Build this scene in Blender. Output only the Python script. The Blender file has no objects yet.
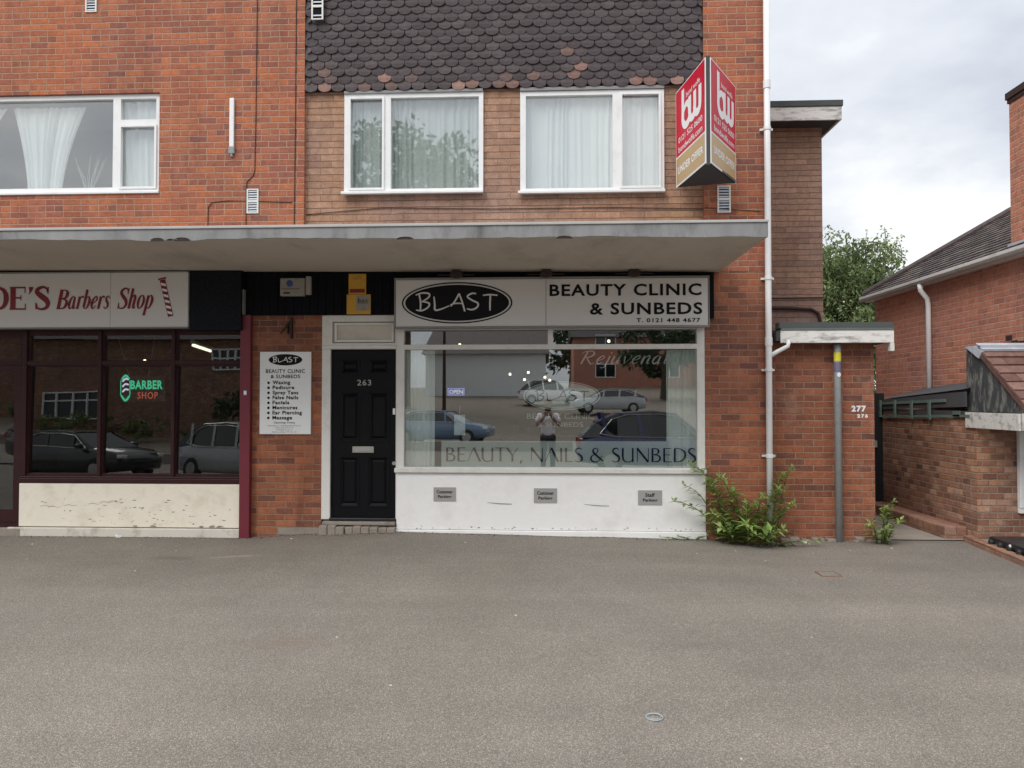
import bpy, bmesh, math, random
import numpy as np
from mathutils import Vector, Matrix
R = math.radians
random.seed(7); rng = np.random.default_rng(7)
S = bpy.context.scene
COL = S.collection

# ------------------------------------------------------------------ node helpers
class NT:
    def __init__(s, nt):
        s.nt = nt
    def n(s, t, **kw):
        nd = s.nt.nodes.new(t)
        for k, v in kw.items():
            setattr(nd, k, v)
        return nd
    def link(s, a, b):
        s.nt.links.new(a, b)
    def setin(s, sock, v):
        if isinstance(v, bpy.types.NodeSocket):
            s.link(v, sock)
        else:
            sock.default_value = v
    def math(s, op, a, b=0.0, c=None, clamp=False):
        nd = s.n('ShaderNodeMath', operation=op); nd.use_clamp = clamp
        s.setin(nd.inputs[0], a); s.setin(nd.inputs[1], b)
        if c is not None: s.setin(nd.inputs[2], c)
        return nd.outputs[0]
    def mixc(s, f, a, b, bt='MIX'):
        nd = s.n('ShaderNodeMix', data_type='RGBA', blend_type=bt)
        s.setin(nd.inputs[0], f)
        for sock, v in ((nd.inputs[6], a), (nd.inputs[7], b)):
            if isinstance(v, (tuple, list)): v = (v[0], v[1], v[2], 1)
            s.setin(sock, v)
        return nd.outputs[2]
    def noise(s, vec, scale, detail=3, rough=.55, dim='3D'):
        nd = s.n('ShaderNodeTexNoise', noise_dimensions=dim)
        s.link(vec, nd.inputs['Vector']); nd.inputs['Scale'].default_value = scale
        nd.inputs['Detail'].default_value = detail; nd.inputs['Roughness'].default_value = rough
        return nd.outputs['Fac']
    def ramp(s, f, stops, interp='LINEAR'):
        nd = s.n('ShaderNodeValToRGB'); cr = nd.color_ramp; cr.interpolation = interp
        while len(cr.elements) < len(stops): cr.elements.new(.5)
        for e, (p, c) in zip(cr.elements, stops):
            e.position = p
            e.color = (c, c, c, 1) if isinstance(c, (int, float)) else (*c, 1)
        s.link(f, nd.inputs[0]); return nd.outputs[0]
    def scale(s, vec, sc):
        nd = s.n('ShaderNodeMapping'); s.link(vec, nd.inputs[0]); nd.inputs['Scale'].default_value = sc
        return nd.outputs[0]

def new_mat(name):
    m = bpy.data.materials.new(name); m.use_nodes = True
    nt = NT(m.node_tree); b = m.node_tree.nodes['Principled BSDF']
    return m, nt, b

def bump(nt, b, h, dist=.01, strength=.6):
    bp = nt.n('ShaderNodeBump'); bp.inputs['Distance'].default_value = dist
    bp.inputs['Strength'].default_value = strength
    nt.link(h, bp.inputs['Height']); nt.link(bp.outputs[0], b.inputs['Normal'])

def plain(name, col, rough=.5, var=.12, nscale=6, dirt=None, dirt_amt=.0, dirt_scale=3, metal=0, bumpd=0, spec=.5, coat=0, stretch=(1, 1, 1)):
    """paint / plastic / metal with gentle unevenness and optional dirt patches"""
    m, nt, b = new_mat(name)
    geo = nt.n('ShaderNodeNewGeometry'); P = nt.scale(geo.outputs['Position'], stretch)
    f = nt.noise(P, nscale, 4, .6)
    lo = tuple(max(0, c * (1 - var)) for c in col); hi = tuple(c * (1 + var) for c in col)
    c = nt.mixc(f, lo, hi)
    if dirt:
        d = nt.noise(P, dirt_scale, 6, .7)
        k = nt.ramp(d, [(.5 - .0, 0.0), (.72, 1.0)])
        c = nt.mixc(nt.math('MULTIPLY', k, dirt_amt), c, dirt)
    nt.link(c, b.inputs['Base Color'])
    b.inputs['Roughness'].default_value = rough; b.inputs['Metallic'].default_value = metal
    b.inputs['Specular IOR Level'].default_value = spec
    b.inputs['Coat Weight'].default_value = coat
    if bumpd: bump(nt, b, nt.noise(P, nscale * 8, 5, .7), bumpd, .5)
    return m

def brick(name, cols, mortar, bw=.225, bh=.0755, mj=.011, dirt=(.05, .045, .04), dirt_amt=.35, zoff=0.0, flem=False, fleck=None, hj=1.0, streak=.35):
    m, nt, b = new_mat(name)
    geo = nt.n('ShaderNodeNewGeometry')
    P = geo.outputs['Position']
    sp = nt.n('ShaderNodeSeparateXYZ'); nt.link(P, sp.inputs[0])
    sn = nt.n('ShaderNodeSeparateXYZ'); nt.link(geo.outputs['True Normal'], sn.inputs[0])
    side = nt.math('GREATER_THAN', nt.math('ABSOLUTE', sn.outputs[0]), .6)
    u = nt.math('ADD', nt.math('MULTIPLY', sp.outputs[0], nt.math('SUBTRACT', 1.0, side)), nt.math('MULTIPLY', sp.outputs[1], side))
    wob = nt.math('MULTIPLY', nt.math('SUBTRACT', nt.noise(P, 9, 2), .5), .016)
    wob2 = nt.math('MULTIPLY', nt.math('SUBTRACT', nt.noise(P, 35, 2), .5), .016)
    v = nt.math('ADD', nt.math('ADD', sp.outputs[2], zoff), wob)
    u = nt.math('ADD', u, wob2)
    vr = nt.math('DIVIDE', v, bh)
    row = nt.math('FLOOR', vr)
    odd = nt.math('MODULO', nt.math('ABSOLUTE', row), 2.0)
    # small random shift of each course so the joints never line up perfectly
    wr = nt.n('ShaderNodeTexWhiteNoise', noise_dimensions='1D'); nt.link(row, wr.inputs['W'])
    jit = nt.math('MULTIPLY', wr.outputs['Value'], .12)
    uu = nt.math('ADD', nt.math('ADD', nt.math('DIVIDE', u, bw), nt.math('MULTIPLY', odd, .5)), jit)
    colm = nt.math('FLOOR', uu)
    fu = nt.math('SUBTRACT', uu, colm); fv = nt.math('SUBTRACT', vr, row)
    cid = colm
    if flem:   # some courses break into headers
        hsel = nt.math('LESS_THAN', nt.math('MODULO', nt.math('ABSOLUTE', row), 4.0), .5)
        fu2 = nt.math('FRACT', nt.math('MULTIPLY', uu, 2.0))
        half = nt.math('MULTIPLY', nt.math('GREATER_THAN', fu, .5), hsel)
        cid = nt.math('ADD', colm, nt.math('MULTIPLY', half, .37))
        du1 = nt.math('MULTIPLY', nt.math('MINIMUM', fu, nt.math('SUBTRACT', 1.0, fu)), bw)
        du2 = nt.math('MULTIPLY', nt.math('MINIMUM', fu2, nt.math('SUBTRACT', 1.0, fu2)), bw / 2)
        du = nt.math('ADD', nt.math('MULTIPLY', du1, nt.math('SUBTRACT', 1.0, hsel)), nt.math('MULTIPLY', du2, hsel))
    else:
        du = nt.math('MULTIPLY', nt.math('MINIMUM', fu, nt.math('SUBTRACT', 1.0, fu)), bw)
    dv = nt.math('MULTIPLY', nt.math('MINIMUM', fv, nt.math('SUBTRACT', 1.0, fv)), bh)
    du = nt.math('DIVIDE', du, hj)
    d = nt.math('MINIMUM', du, dv)
    mr = nt.n('ShaderNodeMapRange'); mr.interpolation_type = 'SMOOTHSTEP'
    nt.link(d, mr.inputs[0]); mr.inputs[1].default_value = mj * .3; mr.inputs[2].default_value = mj * .75
    face = mr.outputs[0]
    cv = nt.n('ShaderNodeCombineXYZ'); nt.link(cid, cv.inputs[0]); nt.link(row, cv.inputs[1])
    wn = nt.n('ShaderNodeTexWhiteNoise', noise_dimensions='2D'); nt.link(cv.outputs[0], wn.inputs['Vector'])
    n = len(cols)
    bc = nt.ramp(wn.outputs['Value'], [((i + .5) / n, c) for i, c in enumerate(cols)])
    grain = nt.noise(P, 60, 4, .7)
    bc = nt.mixc(nt.math('MULTIPLY', grain, .55), bc, (.05, .03, .025), 'MULTIPLY') if False else nt.mixc(.5, bc, nt.ramp(grain, [(.3, .5), (.7, 1.5)]), 'MULTIPLY')
    bc = nt.mixc(1.0, bc, nt.ramp(nt.noise(P, .7, 3, .5), [(.35, (.92, .96, 1.06)), (.65, (1.08, 1.03, .90))]), 'MULTIPLY')
    bc = nt.mixc(1.0, bc, nt.ramp(nt.noise(P, 14, 3, .6), [(.3, .82), (.7, 1.16)]), 'MULTIPLY')
    patch = nt.noise(P, 1.1, 5, .65)
    bc = nt.mixc(nt.math('MULTIPLY', nt.ramp(patch, [(.45, 0.0), (.75, 1.0)]), dirt_amt), bc, dirt)
    if fleck:
        fl = nt.noise(P, 2.3, 6, .75)
        bc = nt.mixc(nt.math('MULTIPLY', nt.ramp(fl, [(.56, 0.0), (.7, 1.0)]), .55), bc, fleck)
    st = nt.ramp(nt.noise(nt.scale(P, (3.2, 3.2, .30)), 1.0, 5, .62), [(.50, 0.0), (.70, 1.0)])
    stm = nt.math('MULTIPLY', st, streak)
    bc = nt.mixc(stm, bc, nt.mixc(1.0, bc, (.50, .47, .46), 'MULTIPLY'))
    mo = nt.mixc(nt.noise(P, 5, 4), tuple(x * .7 for x in mortar), tuple(min(1, x * 1.15) for x in mortar))
    mo = nt.mixc(stm, mo, nt.mixc(1.0, mo, (.45, .42, .40), 'MULTIPLY'))
    nt.link(nt.mixc(face, mo, bc), b.inputs['Base Color'])
    b.inputs['Roughness'].default_value = .88; b.inputs['Specular IOR Level'].default_value = .25
    h = nt.math('ADD', face, nt.math('MULTIPLY', grain, .35))
    bump(nt, b, h, .008, .7)
    return m

def attr_mat(name, stops, rough=.6, trans=0.0, spec=.3, grain=25, gvar=.3):
    """colour from the per-piece random value stored in the mesh ('rnd')"""
    m, nt, b = new_mat(name)
    a = nt.n('ShaderNodeAttribute', attribute_name='rnd')
    geo = nt.n('ShaderNodeNewGeometry')
    c = nt.ramp(a.outputs['Fac'], stops)
    g = nt.noise(geo.outputs['Position'], grain, 4, .65)
    c = nt.mixc(1.0, c, nt.ramp(g, [(.3, 1 - gvar), (.7, 1 + gvar)]), 'MULTIPLY')
    nt.link(c, b.inputs['Base Color']); b.inputs['Roughness'].default_value = rough
    b.inputs['Specular IOR Level'].default_value = spec
    if trans:
        t = nt.n('ShaderNodeBsdfTranslucent'); nt.link(c, t.inputs[0])
        mx = nt.n('ShaderNodeMixShader'); mx.inputs[0].default_value = trans
        nt.link(b.outputs[0], mx.inputs[1]); nt.link(t.outputs[0], mx.inputs[2])
        nt.link(mx.outputs[0], m.node_tree.nodes['Material Output'].inputs[0])
    return m

def glass(name, refl=.12, ior=1.7, tint=(.93, .96, .95), wav=.0):
    m = bpy.data.materials.new(name); m.use_nodes = True; nt = NT(m.node_tree)
    m.node_tree.nodes.remove(m.node_tree.nodes['Principled BSDF'])
    out = m.node_tree.nodes['Material Output']
    t = nt.n('ShaderNodeBsdfTransparent'); t.inputs[0].default_value = (*tint, 1)
    g = nt.n('ShaderNodeBsdfGlossy'); g.inputs['Roughness'].default_value = .005
    lw = nt.n('ShaderNodeLayerWeight'); lw.inputs['Blend'].default_value = .5       # Schlick curve, the same from either side of the sheet
    f = nt.math('MULTIPLY_ADD', nt.math('POWER', lw.outputs['Facing'], 5.0), 1.0 - refl, refl, clamp=True)
    mx = nt.n('ShaderNodeMixShader'); nt.link(f, mx.inputs[0])
    nt.link(t.outputs[0], mx.inputs[1]); nt.link(g.outputs[0], mx.inputs[2]); nt.link(mx.outputs[0], out.inputs[0])
    if wav:
        geo = nt.n('ShaderNodeNewGeometry')
        bp = nt.n('ShaderNodeBump'); bp.inputs['Distance'].default_value = wav; bp.inputs['Strength'].default_value = 1
        nt.link(nt.noise(geo.outputs['Position'], 1.3, 1, .4), bp.inputs['Height'])
        nt.link(bp.outputs[0], g.inputs['Normal'])
    return m

def emit(name, col, s):
    m, nt, b = new_mat(name)
    b.inputs['Base Color'].default_value = (*[min(1, c) for c in col], 1)
    b.inputs['Emission Color'].default_value = (*col, 1); b.inputs['Emission Strength'].default_value = s
    return m

def film(name, col, opacity):
    """frosted window film: part see-through, part milky"""
    m, nt, b = new_mat(name); out = m.node_tree.nodes['Material Output']
    b.inputs['Base Color'].default_value = (*col, 1); b.inputs['Roughness'].default_value = .6
    t = nt.n('ShaderNodeBsdfTransparent'); mx = nt.n('ShaderNodeMixShader'); mx.inputs[0].default_value = opacity
    nt.link(t.outputs[0], mx.inputs[1]); nt.link(b.outputs[0], mx.inputs[2]); nt.link(mx.outputs[0], out.inputs[0])
    return m

# ------------------------------------------------------------------ materials
M = {}
M['brick_red'] = brick('red_brick', [(.43, .152, .082), (.36, .124, .074), (.31, .108, .070), (.45, .162, .086), (.39, .136, .077), (.24, .100, .080), (.41, .145, .085), (.34, .118, .074), (.48, .158, .075)], (.42, .265, .185), flem=True, dirt_amt=.22, fleck=(.46, .175, .10), mj=.012)
M['brick_pier'] = brick('pier_red_brick', [(.40, .146, .078), (.33, .120, .068), (.26, .096, .060), (.42, .156, .082), (.19, .080, .060), (.36, .132, .074)], (.34, .21, .145), dirt_amt=.5, streak=.6)
M['brick_garage'] = brick('outhouse_brick', [(.36, .130, .072), (.30, .112, .066), (.25, .094, .060), (.35, .126, .070), (.18, .080, .062), (.38, .140, .078)], (.36, .23, .16), dirt_amt=.32, fleck=(.42, .26, .19))
M['brick_brown'] = brick('brown_brick', [(.42, .255, .178), (.36, .215, .15), (.45, .272, .19), (.32, .188, .138), (.40, .235, .16)], (.22, .14, .10), bw=.29, bh=.082, mj=.010, dirt_amt=.3, hj=.45, fleck=(.38, .24, .17))
M['brick_tower'] = brick('tower_brown_brick', [(.37, .238, .185), (.33, .212, .167), (.40, .258, .20), (.30, .19, .152)], (.19, .13, .105), bw=.30, bh=.078, mj=.009, dirt_amt=.25, hj=.4)
M['brick_house'] = brick('house_brick', [(.50, .215, .145), (.44, .182, .128), (.53, .235, .158), (.37, .155, .115), (.50, .205, .138), (.47, .195, .13)], (.50, .36, .29), dirt_amt=.12, fleck=(.56, .30, .22))
M['brick_old'] = brick('old_patched_brick', [(.32, .155, .098), (.23, .110, .078), (.40, .215, .140), (.16, .078, .060), (.34, .17, .11), (.28, .13, .088), (.45, .26, .18)], (.30, .23, .18), bw=.17, dirt_amt=.5, fleck=(.48, .37, .28), mj=.014)
M['pvc'] = plain('white_pvc', (.80, .81, .81), .35, .03, 3, (.45, .43, .38), .25, 5)
M['plinth'] = plain('dirty_plinth', (.66, .62, .55), .7, .08, 3, (.30, .26, .21), .8, 3.5, bumpd=.004)
M['gutter'] = plain('weathered_gutter', (.50, .49, .47), .5, .1, 4, (.28, .26, .24), .6, 3)
M['white_paint'] = plain('white_masonry_paint', (.88, .875, .865), .6, .03, 2, (.55, .50, .44), .28, 2.2, bumpd=.009)
M['white_wood'] = plain('white_painted_timber', (.72, .71, .67), .5, .05, 4, (.35, .32, .28), .35, 5)
M['cream_wood'] = plain('aged_cream_timber', (.60, .57, .49), .55, .06, 4, (.3, .27, .22), .4, 4)
M['peeling'] = plain('peeling_white_board', (.74, .73, .70), .7, .06, 4, (.10, .09, .08), .95, 9, bumpd=.004, stretch=(.45, 1, 1.6))
M['mossy'] = plain('mouldy_white_board', (.62, .61, .57), .8, .1, 4, (.07, .075, .06), 1.0, 11, bumpd=.004)
M['cream'] = plain('cream_render', (.86, .80, .67), .8, .05, 2.5, (.60, .52, .41), .5, 4, bumpd=.012)
M['cream_chip'] = plain('render_chips', (.28, .24, .19), .9, .3, 30)
M['maroon'] = plain('maroon_frame', (.038, .011, .013), .45, .15, 5, (.07, .04, .038), .3, 6, spec=.25)
M['maroon_post'] = plain('maroon_post', (.165, .022, .036), .4, .12, 5, (.10, .03, .03), .4, 4)
M['black_door'] = plain('black_gloss_paint', (.006, .0065, .008), .42, .2, 8, spec=.16)
M['black_board'] = plain('black_boarding', (.005, .0055, .009), .7, .3, 8, spec=.12)
M['black_granite'] = attr_mat('unused', [(0, (.02,) * 3), (1, (.03,) * 3)])
M['black_plastic'] = plain('black_plastic', (.018, .018, .02), .4, .3, 10, (.10, .09, .08), .35, 12)
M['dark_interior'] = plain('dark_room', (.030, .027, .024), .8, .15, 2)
M['room_tan'] = plain('treatment_room_wall', (.11, .09, .072), .8, .1, 2)
M['room_pale'] = plain('upstairs_room_wall', (.36, .41, .44), .9, .05, 2)
M['lead'] = plain('grey_lead', (.245, .248, .250), .6, .42, 4.5, (.10, .10, .10), .95, 3.0, bumpd=.006, stretch=(1, 1, .35))
M['lead_edge'] = plain('lead_drip', (.42, .42, .41), .6, .15, 5)
M['leadflash'] = plain('pale_lead_flashing', (.46, .50, .56), .5, .12, 5, (.75, .77, .8), .5, 8)
M['soffit'] = plain('painted_soffit', (.53, .47, .405), .9, .10, 1.6, (.30, .26, .215), .6, 1.7, bumpd=.006, stretch=(1, .45, 1))
M['felt'] = plain('green_grey_felt', (.075, .090, .085), .85, .2, 10, bumpd=.004)
M['felt_dark'] = plain('dark_roof_felt', (.06, .062, .066), .85, .2, 10)
M['steel'] = plain('galvanised_steel', (.36, .38, .39), .55, .2, 20, (.22, .23, .23), .5, 14, metal=.2)
M['yellow'] = plain('yellow_sticker', (.70, .62, .05), .5, .1)
M['purple'] = plain('purple_sticker', (.17, .15, .24), .5, .2)
M['signwhite'] = plain('sign_panel', (.66, .655, .64), .4, .025, 1.5)
M['signgrey'] = plain('sign_frame', (.24, .24, .24), .4, .05)
M['paper'] = plain('white_sign_face', (.80, .82, .82), .4, .03, 3)
M['silver'] = plain('brushed_plate', (.40, .39, .385), .45, .06, 20, metal=.2)
M['chrome'] = plain('bright_metal', (.62, .60, .56), .3, .06, metal=.8)
M['pewter'] = plain('dull_letterbox_metal', (.40, .39, .34), .45, .1, metal=.4)
M['ink'] = plain('black_lettering', (.008, .008, .010), .5, .1, spec=.15)
M['ink_red'] = plain('red_lettering', (.20, .014, .022), .4, .1)
M['film_ink'] = plain('dark_window_lettering', (.008, .010, .010), .6, .1, spec=.1)
M['white_ink'] = plain('white_lettering', (.82, .82, .82), .4, .02)
M['agent_red'] = plain('agent_red', (.56, .012, .038), .4, .05, 2, spec=.2)
M['agent_gold'] = plain('agent_gold', (.48, .33, .15), .35, .05, 2)
M['amber'] = plain('amber_sign', (.60, .33, .03), .4, .1, 4, (.3, .17, .04), .4, 8)
M['alarm'] = plain('alarm_case', (.30, .28, .25), .5, .1, 6, (.15, .13, .12), .5, 12)
M['blue'] = plain('blue_badge', (.03, .07, .25), .4, .1)
M['cable'] = plain('cable_sheath', (.05, .032, .028), .7, .2, spec=.2)
M['terracotta'] = plain('faded_ochre', (.35, .22, .1), .6)
M['curtain'] = plain('white_net_curtain', (.84, .89, .90), .85, .03, 3)
M['blind'] = plain('pale_green_blind', (.68, .735, .715), .85, .04, 3)
M['blind2'] = plain('shop_blind', (.82, .87, .84), .85, .05, 3)
M['glass'] = glass('shop_glass', .25, 1.55, (.94, .965, .955))
M['glass_dark'] = glass('barber_glass', .105, 1.5, (.84, .86, .84), wav=.0012)
M['glass_up'] = glass('upstairs_glass', .22, 1.5, (.965, .98, .975))
M['film'] = film('frosted_film', (.60, .68, .66), .88)
M['film_logo'] = film('frosted_logo_film', (.84, .90, .87), .85)
M['film_text'] = film('frosted_text_film', (.78, .80, .76), .7)
M['wood_dark'] = plain('dark_timber', (.020, .012, .010), .5, .2)
M['gate_black'] = plain('black_gate', (.010, .010, .012), .7, .3)
M['greenwood'] = plain('mouldy_green_timber', (.12, .17, .145), .8, .25, 10, (.03, .034, .034), .6, 6)
M['stone'] = plain('worn_step_stone', (.30, .26, .22), .9, .3, 18, (.12, .09, .07), .7, 9, bumpd=.01)
M['concrete'] = plain('passage_concrete', (.30, .26, .215), .9, .15, 5, (.16, .14, .11), .5, 3, bumpd=.003)
M['kerb'] = brick('kerb_brick', [(.34, .18, .125), (.29, .15, .11), (.38, .22, .16), (.26, .135, .10)], (.22, .16, .12), bw=.22, bh=.30, dirt_amt=.4)
M['leaf'] = attr_mat('weed_leaf', [(0, (.085, .125, .036)), (.08, (.15, .12, .055)), (.14, (.11, .175, .042)), (.5, (.23, .34, .085)), (.85, (.33, .45, .13)), (1, (.40, .48, .19))], .55, .25)
M['leaf_tree'] = attr_mat('tree_leaf', [(0, (.070, .105, .045)), (.5, (.175, .235, .095)), (.9, (.29, .35, .15)), (1, (.34, .39, .19))], .6, .25)
M['leaf_far'] = attr_mat('street_tree_leaf', [(0, (.018, .035, .016)), (.6, (.045, .075, .03)), (1, (.08, .11, .045))], .6, .2)
M['grit'] = attr_mat('wall_foot_grit', [(0, (.03, .026, .02)), (.5, (.09, .07, .05)), (.8, (.06, .075, .03)), (1, (.26, .22, .18))], .95)
M['stem'] = plain('plant_stem', (.10, .085, .04), .8, .2)
M['bark'] = plain('bark', (.09, .07, .05), .9, .3, 12, bumpd=.01)
M['tile'] = attr_mat('scalloped_tiles', [(0, (.060, .049, .053)), (.55, (.073, .059, .063)), (.86, (.090, .073, .076)), (.90, (.130, .088, .078)), (.95, (.21, .125, .105)), (.985, (.28, .165, .14)), (1, (.29, .23, .20))], .75, 0, .3, 20, .22)
M['tile_back'] = plain('tile_underlay', (.02, .018, .019), .9)
M['rooftile'] = attr_mat('grey_roof_tiles', [(0, (.060, .052, .052)), (.6, (.11, .092, .088)), (1, (.17, .14, .125))], .85, 0, .3, 14, .3)
M['porchtile'] = attr_mat('brown_roof_tiles', [(0, (.145, .078, .066)), (.6, (.205, .118, .098)), (1, (.27, .17, .145))], .8, 0, .3, 14, .25)
M['mouldboard'] = plain('mouldy_black_boarding', (.050, .053, .057), .8, .4, 10, (.36, .37, .33), .9, 6, stretch=(1, 2.0, .6))
M['neon_green'] = emit('green_tube', (.05, .62, .34), .55)
M['neon_red'] = emit('red_tube', (.75, .16, .10), .28)
M['neon_white'] = emit('white_tube', (.75, .7, .95), .6)
M['neon_blue'] = emit('blue_tube', (.25, .28, .75), .5)
M['lamp'] = emit('warm_lamp', (1.0, .84, .60), 2.5)
M['tube'] = emit('fluorescent_tube', (1.0, .95, .75), 1.3)
M['rubber'] = plain('tyre_rubber', (.02, .02, .02), .8)
M['carglass'] = plain('car_window', (.012, .014, .016), .06, .1, spec=.8)
for nm, c in dict(navy=(.022, .034, .12), white=(.86, .86, .86), silver=(.40, .42, .43), black=(.015, .016, .018), blue=(.13, .20, .30)).items():
    M['car_' + nm] = plain('car_paint_' + nm, c, .22, .03, 2, coat=.6)
M['headlamp'] = plain('headlamp_lens', (.75, .76, .75), .1)
M['taillamp'] = plain('taillamp_lens', (.35, .015, .015), .2)
M['skin'] = plain('skin', (.30, .17, .12), .55, .05)
M['tshirt'] = plain('white_tshirt', (.90, .90, .92), .9, .03)
M['trousers'] = plain('dark_trousers', (.03, .03, .04), .9)
M['hair'] = plain('dark_hair', (.03, .02, .015), .7)
M['rust'] = plain('rusty_iron', (.22, .10, .065), .9, .3, 20, (.12, .11, .1), .8, 14)
M['clear_plastic'] = plain('clear_plastic_rim', (.36, .40, .41), .3, .05)
M['chip'] = plain('pale_chips', (.50, .47, .42), .8, .3, 40)
M['render_white'] = plain('white_gable_render', (.82, .85, .85), .8, .05)
M['grass'] = plain('gravel_ground', (.21, .175, .135), .9, .25, 1.2, (.13, .115, .09), .6, .6, bumpd=.02)

def make_asphalt(name, base, light=0.0):
    m, nt, b = new_mat(name)
    geo = nt.n('ShaderNodeNewGeometry'); P = geo.outputs['Position']
    vo = nt.n('ShaderNodeTexVoronoi', feature='F1'); nt.link(P, vo.inputs['Vector']); vo.inputs['Scale'].default_value = 150
    sc = nt.n('ShaderNodeSeparateColor'); nt.link(vo.outputs['Color'], sc.inputs[0])
    stone_ = nt.ramp(sc.outputs[0], [(0, .74), (.45, .92), (.75, 1.06), (.93, 1.22), (1, 1.6)])
    gap = nt.ramp(vo.outputs['Distance'], [(.25, 1.08), (.62, .66)])
    fine = nt.ramp(nt.noise(P, 260, 3, .7), [(.3, .7), (.7, 1.3)])
    patch = nt.ramp(nt.noise(P, .45, 5, .62), [(.3, .90), (.7, 1.10)])
    drip = nt.ramp(nt.noise(P, 3.1, 6, .78), [(.62, 1.0), (.72, .88)])
    track = nt.ramp(nt.noise(nt.scale(P, (.16, 1.3, 1)), 1.0, 4, .55), [(.35, .92), (.65, 1.07)])
    patch2 = nt.ramp(nt.noise(nt.scale(P, (1, .55, 1)), 2.3, 5, .65), [(.3, .94), (.7, 1.06)])
    hue = nt.mixc(nt.noise(P, .32, 3), tuple(c * k for c, k in zip(base, (1.06, 1.0, .90))), tuple(c * k for c, k in zip(base, (1.02, 1.0, .97))))
    c = hue
    for k in (stone_, gap, fine, patch, patch2, drip, track): c = nt.mixc(1.0, c, k, 'MULTIPLY')
    # scuffed, rusty and dark wear marks with a shape of their own
    for (x, y, rx, ry, colr, amt) in ((-1.75, -3.85, .38, .22, (.19, .135, .10), .32), (1.05, -3.75, .4, .10, (.11, .105, .098), .25), (-3.9, -1.25, .35, .16, (.12, .10, .09), .5), (-3.25, -1.2, .35, .07, (.34, .31, .28), .5), (-1.5, -5.75, .15, .06, (.05, .05, .05), .6)):
        sp = nt.n('ShaderNodeSeparateXYZ'); nt.link(P, sp.inputs[0])
        dx = nt.math('DIVIDE', nt.math('SUBTRACT', sp.outputs[0], x), rx); dy = nt.math('DIVIDE', nt.math('SUBTRACT', sp.outputs[1], y), ry)
        d = nt.math('SQRT', nt.math('ADD', nt.math('MULTIPLY', dx, dx), nt.math('MULTIPLY', dy, dy)))
        d = nt.math('ADD', d, nt.math('MULTIPLY', nt.math('SUBTRACT', nt.noise(P, 5, 5, .7), .5), 2.2))
        k = nt.ramp(d, [(.25, 1.0), (.95, 0.0)])
        c = nt.mixc(nt.math('MULTIPLY', k, amt), c, colr)
    nt.link(c, b.inputs['Base Color']); b.inputs['Roughness'].default_value = .87; b.inputs['Specular IOR Level'].default_value = .35
    hgt = nt.math('ADD', nt.math('MULTIPLY', vo.outputs['Distance'], -1.0), nt.math('MULTIPLY', nt.noise(P, 260, 2), .3))
    bump(nt, b, hgt, .006, .7)
    return m
M['asphalt'] = make_asphalt('forecourt_tarmac', (.262, .243, .221))
M['road'] = plain('road_tarmac', (.10, .098, .095), .9, .15, 4, bumpd=.003)
M['paving'] = plain('pavement_tarmac', (.16, .155, .145), .9, .15, 4, bumpd=.003)

def make_granite():
    m, nt, b = new_mat('speckled_black_slab')
    geo = nt.n('ShaderNodeNewGeometry'); P = geo.outputs['Position']
    sp = nt.n('ShaderNodeSeparateXYZ'); nt.link(P, sp.inputs[0])
    f = nt.noise(P, 70, 4, .8)
    c = nt.mixc(nt.ramp(f, [(.5, 0.0), (.75, 1.0)]), (.004, .006, .010), (.040, .046, .056))
    nt.link(c, b.inputs['Base Color']); b.inputs['Roughness'].default_value = .5; b.inputs['Specular IOR Level'].default_value = .15
    return m
M['black_granite'] = make_granite()

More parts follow.
